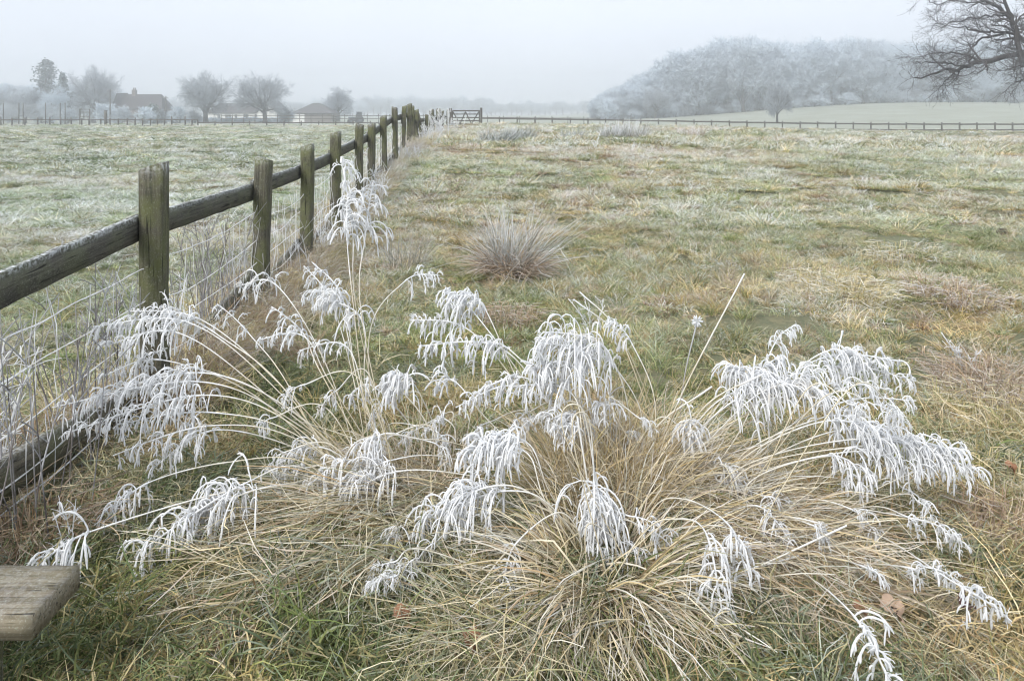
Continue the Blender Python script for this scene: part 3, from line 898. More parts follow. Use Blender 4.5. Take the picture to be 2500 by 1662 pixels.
# every seed head: tussock, depth, size, density, [stem mids..., start of head, tip] in picture points
HEADS = [
 # the tall upright ones
 ('C', 3.15, 0.13, 1.5, [(822, 720), (812, 530), (785, 345)]),
 ('C', 3.20, 0.12, 1.4, [(832, 720), (842, 540), (860, 400)]),
 ('C', 3.10, 0.11, 1.0, [(818, 740), (800, 560), (800, 430)]),
 # arching up and away to the fence
 ('C', 3.30, 0.10, 0.9, [(760, 860), (640, 660), (545, 645)]),
 ('C', 3.30, 0.08, 0.9, [(820, 900), (765, 700), (700, 597)]),
 ('C', 3.35, 0.09, 0.9, [(830, 900), (790, 690), (720, 590)]),
 ('C', 3.15, 0.11, 1.2, [(830, 900), (780, 700), (708, 655)]),
 ('C', 3.05, 0.12, 1.5, [(850, 920), (835, 740), (740, 670)]),
 ('C', 3.05, 0.09, 1.1, [(760, 880), (700, 775), (592, 768)]),
 ('C', 3.15, 0.09, 0.9, [(740, 860), (700, 770), (625, 690)]),
 ('C', 3.0, 0.09, 1.0, [(850, 950), (800, 800), (690, 790)]),
 ('C', 3.40, 0.08, 0.8, [(660, 880), (575, 770), (500, 685)]),
 # the left upper group
 ('C', 2.95, 0.11, 1.5, [(640, 900), (440, 745), (215, 735)]),
 ('C', 3.00, 0.11, 1.3, [(650, 890), (470, 740), (300, 700)]),
 ('C', 2.90, 0.10, 1.2, [(640, 930), (420, 770), (240, 780)]),
 ('C', 3.05, 0.09, 1.1, [(650, 890), (500, 770), (370, 690)]),
 ('C', 2.95, 0.10, 1.1, [(600, 920), (380, 830), (235, 850)]),
 # the left middle group
 ('C', 2.75, 0.12, 1.6, [(690, 980), (470, 880), (120, 920)]),
 ('C', 2.80, 0.12, 1.6, [(690, 960), (480, 860), (200, 900)]),
 ('C', 2.70, 0.12, 1.5, [(690, 990), (480, 910), (150, 980)]),
 ('C', 2.75, 0.11, 1.3, [(680, 1000), (490, 950), (270, 960)]),
 ('C', 2.65, 0.10, 1.2, [(680, 1010), (490, 980), (260, 1030)]),
 ('C', 2.65, 0.10, 1.2, [(700, 1040), (500, 990), (350, 1060)]),
 ('C', 2.85, 0.10, 1.2, [(680, 950), (460, 850), (330, 870)]),
 # low stems to the left
 ('C', 2.45, 0.17, 2.3, [(830, 1160), (690, 1075), (570, 1110), (320, 1250)]),
 ('C', 2.42, 0.15, 1.5, [(820, 1180), (700, 1120), (600, 1125), (430, 1180)]),
 ('C', 2.50, 0.10, 1.0, [(700, 1065), (520, 1065), (345, 1110), (235, 1185)]),
 ('C', 2.30, 0.11, 1.1, [(720, 1140), (560, 1125), (220, 1220), (72, 1296)]),
 # middle left
 ('C', 2.70, 0.08, 1.0, [(820, 1080), (740, 1030), (640, 1050)]),
 ('C', 2.60, 0.10, 1.2, [(860, 1100), (800, 1060), (710, 1100)]),
 ('B', 2.60, 0.13, 1.6, [(1170, 1090), (1010, 1050), (900, 1060), (790, 1100)]),
 ('B', 2.55, 0.13, 1.5, [(1180, 1120), (1050, 1090), (920, 1085), (780, 1130)]),
 ('B', 2.66, 0.12, 1.3, [(1080, 1030), (960, 1010), (880, 1000), (830, 1060)]),
 ('C', 2.85, 0.12, 1.7, [(1010, 1000), (950, 880), (890, 850)]),
 ('C', 2.83, 0.11, 1.4, [(990, 1000), (925, 900), (885, 880)]),
 ('C', 2.95, 0.08, 0.8, [(960, 1000), (860, 890), (800, 900)]),
 ('C', 3.15, 0.09, 1.0, [(850, 780), (930, 650), (1012, 618)]),
 # centre back
 ('B', 3.10, 0.11, 1.2, [(1260, 950), (1100, 730), (1020, 655)]),
 ('B', 3.05, 0.11, 1.3, [(1190, 870), (1110, 700), (1050, 665)]),
 ('B', 3.05, 0.10, 1.2, [(1200, 900), (1080, 760), (945, 720)]),
 ('B', 2.95, 0.11, 1.4, [(1270, 930), (1150, 800), (965, 780)]),
 ('B', 2.95, 0.08, 1.0, [(1260, 910), (1180, 810), (1110, 770)]),
 ('B', 2.85, 0.09, 1.2, [(1320, 960), (1210, 870), (1090, 890)]),
 ('B', 2.80, 0.09, 1.1, [(1320, 980), (1190, 890), (1050, 920)]),
 ('B', 2.90, 0.08, 0.9, [(1160, 1000), (1050, 880), (1000, 880)]),
 # the big central ones
 ('B', 2.70, 0.15, 1.9, [(1400, 1000), (1360, 830), (1245, 770)]),
 ('B', 2.75, 0.15, 1.9, [(1450, 960), (1390, 800), (1250, 745)]),
 ('B', 2.70, 0.14, 1.7, [(1360, 1000), (1350, 860), (1230, 830)]),
 ('B', 2.80, 0.12, 1.5, [(1480, 970), (1420, 850), (1330, 770)]),
 ('B', 2.72, 0.12, 1.4, [(1340, 1000), (1310, 900), (1190, 870)]),
 ('B', 2.65, 0.10, 1.2, [(1360, 1040), (1330, 960), (1260, 950)]),
 ('B', 2.60, 0.09, 1.2, [(1370, 1060), (1340, 990), (1270, 970)]),
 ('B', 2.90, 0.08, 1.1, [(1510, 940), (1455, 790), (1400, 717)]),
 ('B', 2.75, 0.08, 1.1, [(1420, 1000), (1410, 940), (1370, 920)]),
 # middle front
 ('A', 2.45, 0.13, 1.8, [(1270, 1140), (1215, 1020), (1090, 995)]),
 ('A', 2.42, 0.12, 1.4, [(1260, 1160), (1210, 1040), (1070, 1020)]),
 ('A', 2.30, 0.14, 1.9, [(1320, 1230), (1230, 1140), (1130, 1120), (955, 1190)]),
 ('A', 2.33, 0.13, 1.6, [(1330, 1240), (1250, 1150), (1170, 1130), (1040, 1150)]),
 ('A', 2.25, 0.14, 1.6, [(1300, 1000), (1340, 940), (1372, 1110), (1378, 1260)]),
 ('A', 2.25, 0.11, 1.3, [(1320, 1010), (1355, 960), (1368, 1100), (1362, 1220)]),
 ('A', 2.20, 0.09, 1.1, [(1340, 1260), (1290, 1180), (1190, 1250), (1150, 1350)]),
 ('A', 2.10, 0.11, 1.1, [(1480, 1230), (1560, 1195), (1625, 1225), (1665, 1390)]),
 ('A', 2.15, 0.10, 1.1, [(1500, 1180), (1580, 1150), (1680, 1210), (1722, 1310)]),
 # the right groups
 ('B', 2.80, 0.16, 2.0, [(1520, 1080), (1660, 920), (1900, 830)]),
 ('B', 2.75, 0.16, 1.9, [(1520, 1090), (1680, 930), (1860, 860)]),
 ('B', 2.85, 0.14, 1.6, [(1540, 1060), (1700, 900), (1800, 800)]),
 ('B', 2.70, 0.13, 1.6, [(1560, 1080), (1760, 900), (1920, 900)]),
 ('B', 2.90, 0.12, 1.4, [(1560, 1060), (1690, 880), (1700, 840)]),
 ('D', 3.00, 0.07, 0.9, [(1700, 1000), (1780, 800), (1832, 732)]),
 ('B', 2.95, 0.11, 1.5, [(1640, 1000), (1880, 830), (2080, 815)]),
 ('B', 2.95, 0.10, 1.4, [(1640, 1000), (1900, 850), (2110, 860)]),
 ('B', 2.90, 0.10, 1.3, [(1640, 1010), (1880, 820), (1990, 810)]),
 ('D', 2.85, 0.08, 1.1, [(1740, 1050), (1930, 930), (2110, 905)]),
 ('D', 2.85, 0.08, 1.0, [(1740, 1050), (1930, 900), (2050, 880)]),
 ('D', 2.60, 0.12, 1.6, [(1690, 1080), (1900, 970), (2110, 1010)]),
 ('D', 2.62, 0.13, 1.8, [(1700, 1090), (1940, 990), (2170, 1030)]),
 ('D', 2.58, 0.13, 1.8, [(1700, 1080), (2000, 1010), (2250, 1070)]),
 ('D', 2.55, 0.12, 1.5, [(1720, 1100), (1960, 1040), (2120, 1070)]),
 ('D', 2.55, 0.11, 1.4, [(1720, 1120), (1900, 1050), (2010, 1080)]),
 ('D', 2.70, 0.10, 1.3, [(1700, 1060), (1900, 960), (2010, 970)]),
 ('D', 2.60, 0.12, 1.4, [(1720, 1080), (2060, 1020), (2230, 1030)]),
 ('D', 2.45, 0.07, 0.9, [(1800, 1170), (1960, 1170), (2130, 1200), (2215, 1232)]),
 ('D', 2.45, 0.07, 0.8, [(1800, 1160), (1880, 1150), (1960, 1172), (2022, 1212)]),
 ('D', 2.25, 0.08, 0.9, [(1850, 1180), (2020, 1230), (2205, 1345), (2330, 1405)]),
 ('D', 2.10, 0.09, 1.0, [(1720, 1265), (1850, 1320), (1960, 1410), (2052, 1545)]),
 ('B', 2.70, 0.10, 1.2, [(1500, 1060), (1590, 970), (1570, 1000)]),
 ('D', 2.60, 0.08, 1.0, [(1680, 1090), (1660, 1070), (1715, 1090)]),
 ('D', 2.40, 0.07, 1.2, [(1650, 1200), (1745, 1165), (1835, 1245)]),
 # small heads on short stems
 ('C', 2.45, 0.07, 1.0, [(930, 1200), (920, 1215), (890, 1235)]),
 ('A', 2.15, 0.07, 1.0, [(1000, 1300), (950, 1290), (915, 1330)]),
 ('C', 2.80, 0.07, 0.9, [(1050, 1010), (1025, 965), (985, 975)]),
]
WISPS = []                                     # small half-bare heads between the big ones
for key, boxes in (('C', [(620, 1000, 760, 1060), (690, 1010, 1040, 1000), (880, 930, 1040, 1010), (600, 800, 800, 980)]),
                   ('B', [(1050, 900, 1250, 1000), (1420, 930, 1640, 1060), (1250, 930, 1420, 1020), (1560, 1050, 1760, 1100)]),
                   ('A', [(880, 1180, 1000, 1330), (1420, 1180, 1500, 1260)]),
                   ('D', [(1740, 1140, 1900, 1250), (1850, 1200, 2200, 1330), (1900, 900, 2050, 950), (2080, 1120, 2240, 1220)])):
    o_, tx_, ty_ = TUS[key]
    cpx = CXD + tx_ / ty_ * FD
    for (x0, y0, x1, y1) in boxes:
        for _ in range(3):
            px = rng.uniform(x0, x1); py = rng.uniform(min(y0, y1), max(y0, y1) + 20)
            sg = 1 if px > cpx else -1
            d_ = ty_ + rng.normal(0, 0.1)
            WISPS.append((key, d_, rng.uniform(0.04, 0.075), rng.uniform(0.5, 0.9), [(px - sg * rng.uniform(60, 130), py - rng.uniform(5, 40)), (px, py), (px + sg * rng.uniform(25, 70), py + rng.uniform(0, 45))]))
for (key, d, size, dens, pts) in HEADS + WISPS:
    o, tx, ty = TUS[key]
    spread = 0.16
    bx = tx + rng.normal(0, spread * 0.6); by = ty + rng.normal(0, spread * 0.5)
    if key == 'C':
        q = P(pts[0][0], pts[0][1], d)
        bx = tx + np.clip((q[0] - tx) * 0.35, -0.35, 0.2) + rng.normal(0, 0.05)
    base = np.array([bx, by, float(terr(bx, by))])
    ctrl = [base]
    m = len(pts)
    for k, (px, py) in enumerate(pts):
        f = (k + 1) / m
        dd = by + (d - by) * min(1.0, f * 1.2)
        need = (0.10, 0.20, 0.16)[0 if k < m - 2 else (1 if k == m - 2 else 2)]
        dd = min(dd, (EYE - need) * FD / (py - HYD))
        ctrl.append(P(px, py, dd))
    line = catmull(ctrl, 18 * m)
    n_seg = m
    i0 = int(len(line) * (n_seg - 1) / n_seg)
    t_ = np.linspace(0, 1, len(line) - i0)
    line[i0:, 2] -= 0.03 * t_ ** 2
    sm = obj('stem', stem_mesh(line[:i0 + 2]), o)
    sm.location = -o.location
    rach = line[i0:]
    hd = obj('seed_head', seed_head(rach, size, dens, rng.uniform(0.95, 1.25) if size > 0.075 else rng.uniform(0.6, 0.85)), sm)

# loose bare stems leaning out of the tussocks
def loose_stem(key, d0, pts, r=0.0022):
    o, tx, ty = TUS[key]
    line = catmull([P(px, py, dd) for (px, py, dd) in pts], 14)
    c = obj('stem', stem_mesh(line, r), o); c.location = -o.location
for key, pts in (('B', [(1440, 1230, 2.9), (1560, 930, 2.9), (1715, 630, 2.95)]), ('B', [(1430, 1200, 2.9), (1500, 1000, 2.7), (1640, 890, 2.6)]),
                 ('B', [(1380, 1200, 2.8), (1375, 1000, 2.8), (1350, 880, 2.8)]), ('A', [(1400, 1380, 2.25), (1360, 1150, 2.3), (1330, 960, 2.35)]),
                 ('B', [(1520, 1120, 2.8), (1620, 940, 2.75), (1760, 860, 2.7)]), ('B', [(1500, 960, 3.0), (1420, 760, 3.1), (1335, 672, 3.15)]),
                 ('B', [(1510, 960, 3.0), (1430, 780, 3.1), (1322, 690, 3.15)]), ('E', [(1120, 1528, 2.0), (1240, 1550, 2.0), (1350, 1590, 1.95)]),
                 ('A', [(1460, 1440, 2.15), (1650, 1350, 2.2), (1950, 1210, 2.3)]), ('A', [(1230, 1410, 2.15), (1500, 1370, 2.2), (1840, 1280, 2.3)]),
                 ('C', [(480, 1290, 2.45), (700, 1250, 2.5), (900, 1220, 2.6)]), ('D', [(1800, 1170, 2.5), (1880, 1250, 2.4), (2010, 1440, 2.2)])):
    loose_stem(key, 0, pts)

# ------------------------------------------------------------------ other tussocks and rushes of the meadow
def rush(name, label, cat, px, py, rad, h, nb, pal, frost, lean, width, droop=(0.0, 0.4), grp=None, skirt=None):
    d = EYE * FD / (py - HYD)
    for _ in range(6):                               # walk the sight line onto the real ground
        x = (px - CXD) / FD * d
        d = (EYE - float(terr(x, d))) * FD / (py - HYD)
    x = (px - CXD) / FD * d
    o = thing(name, label, cat, (x, d, float(terr(x, d))), 0.0, grp)
    b = tussock_blades(nb, x, d, rad, h * 0.5, h, 0, 9, lean, droop, width, pal, frost, 0.0, Pn=6)
    for V_ in b.V:
        V_[:, 0] += 0.22 * np.maximum(V_[:, 2] - o.location.z, 0) ** 1.3
    c = obj('blades', b.build('blades', M_blade), o, kind='stuff'); c.location = -o.location
    if skirt:
        b = tussock_blades(skirt, x, d - rad * 0.25, rad * 1.15, h * 0.25, h * 0.6, 0, 9, (0.3, 1.2), (0.6, 1.6), width * 1.1, PAL_BROWN, frost * 0.5, 0.05, Pn=6)
        c = obj('skirt', b.build('skirt', M_blade), o, kind='stuff'); c.location = -o.location
    return o
PAL_RUSH = np.array([[0.17, 0.17, 0.12], [0.25, 0.22, 0.17], [0.13, 0.14, 0.09], [0.30, 0.26, 0.20]])
PAL_RUSHD = np.array([[0.10, 0.12, 0.085], [0.14, 0.155, 0.11], [0.08, 0.10, 0.07]])
rush('rush_clump', 'spiky frosted rush clump with a brown skirt in the middle of the meadow', 'rush clump', 1180, 632, 0.20, 0.80, 420, PAL_RUSH, 0.6, (0.02, 1.0), 0.0048, (0.0, 0.7), skirt=1100)
rush('rush_clump', 'thin low grey green rush tuft between the fence and the spiky brown skirted clump', 'rush clump', 935, 612, 0.20, 0.42, 150, PAL_RUSH, 0.35, (0.05, 0.9), 0.0036)
rush('rush_clump', 'dark rush clump near the gate, the first of the pair closest to the fence', 'rush clump', 1143, 333, 0.42, 0.55, 420, PAL_RUSHD, 0.5, (0.0, 0.8), 0.012)
rush('rush_clump', 'dark rush clump near the gate, the second of the pair from the fence', 'rush clump', 1195, 328, 0.45, 0.62, 460, PAL_RUSHD, 0.5, (0.0, 0.8), 0.012)
rush('rush_clump', 'small grey rush clump on the crest right of the dark pair', 'rush clump', 1320, 323, 0.4, 0.45, 300, PAL_RUSHD, 0.65, (0.0, 0.9), 0.014)
rush('rush_clump', 'pale frosted rush clump on the crest below the wood edge, narrower of two', 'rush clump', 1408, 322, 0.4, 0.6, 300, PAL_RUSH, 0.8, (0.0, 0.7), 0.014)
rush('rush_clump', 'pale frosted rush clump on the crest below the wood edge, broader of two', 'rush clump', 1452, 320, 0.6, 0.75, 420, PAL_RUSH, 0.8, (0.0, 0.7), 0.014)
rush('rush_clump', 'small leaning frosted tuft standing close before the far rail fence', 'rush clump', 1590, 313, 0.5, 0.6, 200, PAL_BROWN, 0.8, (0.0, 0.9), 0.02)
TUFTS = [
 (2290, 905, 0.30, 0.34, 900, PAL_BROWN, 0.25, 'big reddish brown dry tussock at the right edge of the meadow'),
 (2200, 690, 0.36, 0.30, 700, PAL_BROWN, 0.4, 'brown frosted tussock behind the big reddish one at the right edge'),
 (1960, 690, 0.34, 0.28, 700, PAL_STRAW, 0.4, 'pale tan tussock in the meadow above the right-hand seed heads'),
 (2330, 960, 0.34, 0.26, 700, PAL_STRAW, 0.25, 'flattened tan tussock just below the big reddish brown one'),
 (1170, 745, 0.22, 0.20, 420, PAL_BROWN, 0.25, 'small round ginger tussock behind the central frosted seed heads'),
 (1060, 925, 0.2, 0.2, 350, PAL_STRAW, 0.2, 'low tan tussock between the two middle groups of seed heads'),
 (1890, 655, 0.3, 0.24, 420, PAL_STRAW, 0.45, 'whitish frosted tussock left of the pale tan one'),
 (2080, 590, 0.35, 0.26, 380, PAL_STRAW, 0.5, 'frosted tuft in the open meadow under the oak branches'),
 (2300, 1130, 0.2, 0.22, 300, PAL_STRAW, 0.25, 'dry tuft right of the drooping seed heads at the picture edge'),
 (2330, 1250, 0.18, 0.24, 380, PAL_BROWN, 0.2, 'upright brown tuft at the right edge below the seed heads'),
 (110, 1250, 0.2, 0.3, 500, PAL_BROWN, 0.15, 'brown matted tussock behind the stile step'),
 (300, 1180, 0.22, 0.26, 400, PAL_HAYG, 0.15, 'green and tan tussock between the stile step and the low seed heads'),
]
for (px, py, rad, h, nb, pal, fro, lab) in TUFTS:
    rush('grass_tuft', lab, 'grass tuft', px, py, rad, h * 0.8, nb, pal, fro * 1.35, (0.2, 1.25), 0.0034 if py > 800 else 0.0042, (0.5, 1.8), 'dry tufts in the meadow')

# dry grass growing up along the foot of the fence (stuff)
tall = [clump(170, 0.16, 0.16, 0.44, 0.0034, PAL_BROWN, (0.05, 0.7), (0.5, 2.2), 7, 0.3) for _ in range(4)] + \
       [clump(160, 0.16, 0.16, 0.42, 0.0034, PAL_STRAW, (0.05, 0.7), (0.5, 2.2), 7, 0.3) for _ in range(3)]
n = 700
yy = 1.8 + 32 * rng.random(n) ** 1.6
off = rng.normal(-0.02, 0.16, n)
xx = fence_x(yy) + off
keep = (fbm(yy / 0.9, yy * 0, 51) > 0.32) & ((yy > 3.6) | (off < -0.16))
xx, yy = xx[keep], yy[keep]; n = len(xx)
scatter('fence_side_grass', 'brown dry grass grown up along the foot of the near fence', tall, np.stack([xx, yy, terr(xx, yy)], 1),
        np.stack([rng.normal(0, 0.15, n), rng.normal(0, 0.15, n), rng.random(n) * 6.283], 1),
        np.repeat(rng.uniform(0.55, 1.15, (n, 1)), 3, 1) * (1 + 0.3 * sstep(8, 20, yy))[:, None], rng.integers(2, 7, n), rng.uniform(0.8, 1.2, (n, 1)) * np.ones((n, 3)),
        np.clip(rng.normal(0.38, 0.2, n) + 0.5 * sstep(7, 18, yy), 0.03, 1))

# rough long grass in the foreground under the seed heads (stuff)
mat_protos = [clump(190, 0.20, 0.07, 0.24, 0.0042, PAL_HAYG, (0.3, 1.45), (0.3, 2.0), 6, 0.4) for _ in range(4)] + \
             [clump(190, 0.20, 0.07, 0.26, 0.0036, PAL_HAY, (0.4, 1.45), (0.3, 2.0), 6, 0.4) for _ in range(3)] + \
             [clump(170, 0.20, 0.07, 0.22, 0.0050, PAL_WET, (0.2, 1.3), (0.4, 2.0), 6, 0.35) for _ in range(3)]
n = 700
yy = 1.78 + 2.6 * rng.random(n); xx = rng.uniform(-2.2, 2.6, n)
dens = fbm(xx / 0.5, yy / 0.5, 81)
keep = dens > 0.36 + 0.16 * sstep(2.8, 4.2, yy) + 0.08 * sstep(0.9, 1.6, xx)
xx, yy = xx[keep], yy[keep]; n = len(xx)
gk = fbm(xx / 0.45 + 5, yy / 0.45, 83) + rng.normal(0, 0.05, n) + 0.06 * sstep(-0.5, -1.0, xx)
ix = np.where(gk > 0.53, rng.integers(7, 10, n), np.where(gk > 0.44, rng.integers(0, 4, n), rng.integers(4, 7, n)))
scatter('foreground_grass', 'long tangled green and straw grass beneath the frosted seed heads', mat_protos, np.stack([xx, yy, terr(xx, yy)], 1),
        np.stack([rng.normal(0, 0.2, n), rng.normal(0, 0.2, n), rng.random(n) * 6.283], 1), np.repeat(rng.uniform(0.6, 1.15, (n, 1)), 3, 1), ix,
        rng.uniform(0.8, 1.25, (n, 1)) * np.ones((n, 3)), np.clip(rng.normal(0.17, 0.13, n), 0, 1))

# ------------------------------------------------------------------ dead weeds by the fence
def dead_weed(label, y, off, ns, h, spread, frost, dark=(0.13, 0.11, 0.10)):
    x = float(fence_x(y)) + off
    o = thing('dead_weed', label, 'dead weed', (x, y, float(terr(x, y))), 0.0, 'dead weeds along the near fence')
    for k in range(int(ns * 1.7)):
        b = Buf()
        bx, by = rng.normal(0, spread, 2)
        L = h * rng.uniform(0.55, 1.1)
        p = blade_lines(np.array([[bx, by, 0.0]]), rng.random(1) * 6.283, rng.uniform(0.0, 0.3, 1), rng.uniform(-0.1, 0.25, 1), np.array([L]), 9, 0.1)
        s = np.linspace(0, 1, 9)
        fr_ = np.clip(frost * rng.uniform(0.2, 1.4) * (0.5 + 0.5 * s) + rng.normal(0, 0.12, 9), 0, 0.9)[:, None]
        c = np.array(dark) * rng.uniform(0.7, 1.9) * (1 - fr_) + np.array(FROST) * fr_
        tubes(b, p, (0.0032 * (1 - 0.5 * s) * rng.uniform(0.7, 1.2))[None], 5, c[None])
        nb = rng.integers(1, 5)
        for _ in range(nb):
            i = rng.integers(4, 8)
            q = blade_lines(p[0, i][None], rng.random(1) * 6.283, rng.uniform(0.3, 0.9, 1), rng.uniform(0, 0.4, 1), np.array([rng.uniform(0.06, 0.2)]), 5, 0.2)
            cc = np.repeat(c[i:i + 1], 5, 0) * 0.5 + np.array(FROST) * 0.5 * max(frost, 0.3)
            tubes(b, q, np.full((1, 5), 0.0020), 4, cc[None])
        obj('stalk', b.build('stalk', M_blade, True), o)
for (lab, y, off, ns, h, sp, fr_) in [
    ('brown dead weed stalks under the rail at the left picture edge', 2.62, -0.02, 9, 0.80, 0.10, 0.45),
    ('dark dead weed stalks before the netting left of the first post', 3.0, -0.10, 12, 0.82, 0.09, 0.4),
    ('dead weed stalks close against the left of the first post', 3.35, -0.08, 10, 0.80, 0.08, 0.4),
    ('dead weed stalks behind the netting right of the first post', 4.15, -0.18, 8, 0.75, 0.12, 0.45),
    ('dense dark bunch of dead stalks midway between first and second post', 4.75, -0.12, 13, 0.85, 0.07, 0.35),
    ('frosted dead stalks just left of the second post', 5.2, -0.1, 8, 0.7, 0.1, 0.6),
    ('frosted dead stalks in the netting after the second post', 6.2, -0.1, 10, 0.6, 0.14, 0.8),
    ('white frosted stalks between third and fourth post', 7.6, -0.05, 10, 0.55, 0.16, 0.9)]:
    dead_weed(lab, y, off, ns, h, sp, fr_)

# twiggy rime-covered weeds
def frosted_weed(label, x, y, h, nbr, rad, th=0.003, z0=None, grp='rime covered weeds'):
    z = float(terr(x, y)) if z0 is None else z0
    o = thing('frosted_weed', label, 'frosted weed', (x, y, z), 0.0, grp)
    b = Buf()
    base = np.zeros((nbr, 3)); base[:, :2] = rng.normal(0, rad * 0.3, (nbr, 2))
    p = blade_lines(base, rng.random(nbr) * 6.283, rng.uniform(0, 0.5, nbr), rng.uniform(-0.2, 0.6, nbr), h * rng.uniform(0.5, 1.0, nbr), 8, 0.2)
    tubes(b, p, np.full((nbr, 8), th) * rng.uniform(0.7, 1.2, (nbr, 8)), 4)
    for lv in range(2):
        m = nbr * (7 if lv == 0 else 9)
        par = rng.integers(0, len(p), m); at = rng.integers(2, p.shape[1] - 1, m)
        q = blade_lines(p[par, at], rng.random(m) * 6.283, rng.uniform(0.2, 1.4, m), rng.uniform(-0.3, 0.8, m), h * rng.uniform(0.07, 0.2, m), 5, 0.3)
        tubes(b, q, np.full((m, 5), th * 0.75) * rng.uniform(0.6, 1.3, (m, 5)), 3)
        p = np.concatenate([p[:, :5], q])
    obj('twigs', b.build('twigs', M_rime, True, False), o, kind='stuff')
frosted_weed('white frosted weed at the left picture edge under the top rail', -1.93, 2.75, 0.62, 6, 0.12)
frosted_weed('white feathery weed behind the netting right of the first post', float(fence_x(4.4)) - 0.2, 4.4, 0.72, 4, 0.06)
frosted_weed('white frosted weed leaning on the netting after the third post', float(fence_x(7.5)) + 0.03, 7.5, 0.6, 7, 0.16)
frosted_weed('white frosted weed at the foot of the fence by the fifth post', float(fence_x(10.4)) + 0.25, 10.4, 0.6, 8, 0.25, 0.004)
frosted_weed('low rimed weed at the foot of the distant posts', float(fence_x(15.5)) + 0.3, 15.5, 0.4, 8, 0.4, 0.006)
frosted_weed('tall rimed bramble hiding the far posts before the gate', float(fence_x(26.5)) + 0.35, 26.5, 1.15, 16, 0.5, 0.008)
frosted_weed('rimed bramble at the foot of the last leaning posts', float(fence_x(21.0)) + 0.35, 21.0, 0.7, 12, 0.5, 0.007)
frosted_weed('low rimed growth at the foot of the gate post', float(fence_x(46)) + 0.6, 46.0, 0.7, 14, 0.9, 0.012)
frosted_weed('fluffy rime covered weed spike behind the stile step', -1.40, 2.35, 0.30, 3, 0.015, 0.0016)
frosted_weed('lacy rimed weed among the central stems', 0.36, 2.85, 0.45, 5, 0.08, 0.0026)
frosted_weed('slim rimed weed in the meadow right of the spiky rush clump', 0.56, 5.1, 0.42, 3, 0.05, 0.003)
frosted_weed('tiny rimed weed stalk far out in the meadow', 1.9, 16.6, 0.55, 2, 0.05, 0.006)
frosted_weed('patch of rime on the big reddish brown tussock', 2.62, 4.3, 0.25, 5, 0.1, 0.003)

# dried umbel with a round frosted head
o = thing('dried_umbel', 'dried flower stalk with one round frosted head above the meadow', 'dried flower', P(1560, 960, 3.1) * np.array([1, 1, 0]) + np.array([0, 0, float(terr(0.7, 3.1))]))
line = catmull([np.array(o.location), P(1575, 880, 3.1), P(1606, 740, 3.1)], 14)
b = Buf(); c = np.linspace(0, 1, 14)[:, None] * np.array(FROST) * 0.7 + (1 - np.linspace(0, 1, 14))[:, None] * np.array([0.2, 0.15, 0.1])
tubes(b, line[None], np.full((1, 14), 0.0028), 5, c[None])
so = obj('stem', b.build('stem', M_blade, True), o); so.location = -o.location
b = Buf()
tip = line[-1]
dirs = norm(rng.normal(size=(46, 3)))
ln_ = np.stack([tip + dirs * 0.006, tip + dirs * 0.016, tip + dirs * 0.026], 1)
tubes(b, ln_, np.tile(np.array([0.0014, 0.0035, 0.0012]), (46, 1)), 4)
hd = obj('flower_head', b.build('flower_head', M_rime, True, False), so)

# ------------------------------------------------------------------ fallen leaves
M_leaf_tan = plain('dry_leaf_tan', (0.36, 0.26, 0.19), 0.8, 0.35, 60)
M_leaf_red = plain('dry_leaf_red', (0.075, 0.028, 0.026), 0.7, 0.4, 30)
M_leaf_brown = plain('dry_leaf_brown', (0.24, 0.12, 0.065), 0.8, 0.35, 30)
def leaf(label, px, py, size, mat, tilt):
    d = EYE * FD / (py - HYD); d -= 0.05
    x = (px - CXD) / FD * d
    na, nr = 40, 4
    th = np.arange(na) / na * 2 * math.pi
    ro = 0.5 * (0.62 + 0.38 * np.abs(np.cos(th * 2.5)) ** 0.8) * (1 + rng.normal(0, 0.05, na))
    V = [(0, 0, 0)]
    for i in range(1, nr + 1):
        q = i / nr
        for j in range(na):
            rr = ro[j] * q
            V.append((rr * math.cos(th[j]) * 0.85, rr * math.sin(th[j]), 0.20 * q * q * math.sin(th[j] * 2 + 0.5) + 0.10 * q * math.cos(th[j] * 5) * 0.6 + rng.normal(0, 0.008)))
    V = np.array(V) * size
    Q = np.array([[1 + (i - 1) * na + j, 1 + (i - 1) * na + (j + 1) % na, 1 + i * na + (j + 1) % na, 1 + i * na + j] for i in range(1, nr) for j in range(na)])
    T = np.array([[0, 1 + j, 1 + (j + 1) % na] for j in range(na)])
    Q = [Q, T]
    o = obj('fallen_leaf', mesh('fallen_leaf', V, Q, mat, smooth=True), None, label, 'leaf', 'fallen leaves in the grass')
    o.location = (x, d, float(terr(x, d)) + 0.085)
    o.rotation_euler = tilt
leaf('large pale tan fallen leaf beside the lowest frosted seed head', 2060, 1450, 0.085, M_leaf_tan, (0.5, 0.1, 0.6))
leaf('dark red fallen leaf near the lower right corner', 2232, 1432, 0.07, M_leaf_red, (0.5, -0.2, 1.5))
leaf('brown fallen leaf caught right of the mop-headed tussock', 1543, 1378, 0.07, M_leaf_brown, (0.4, 0.3, 1.1))
leaf('brown fallen leaf in the grass near the bottom edge, below the combed tussock', 930, 1505, 0.07, M_leaf_brown, (0.5, 0.2, 1.2))
leaf('small brown fallen leaf half cut by the bottom edge', 1085, 1556, 0.06, M_leaf_brown, (0.6, 0.2, 0.2))
leaf('tiny brown fallen leaf left of the large tan one', 1985, 1450, 0.05, M_leaf_brown, (0.6, 0.2, 0.9))
leaf('russet fallen leaf at the right picture edge under the drooping seed heads', 2330, 1105, 0.06, M_leaf_brown, (0.6, 0.2, 0.4))

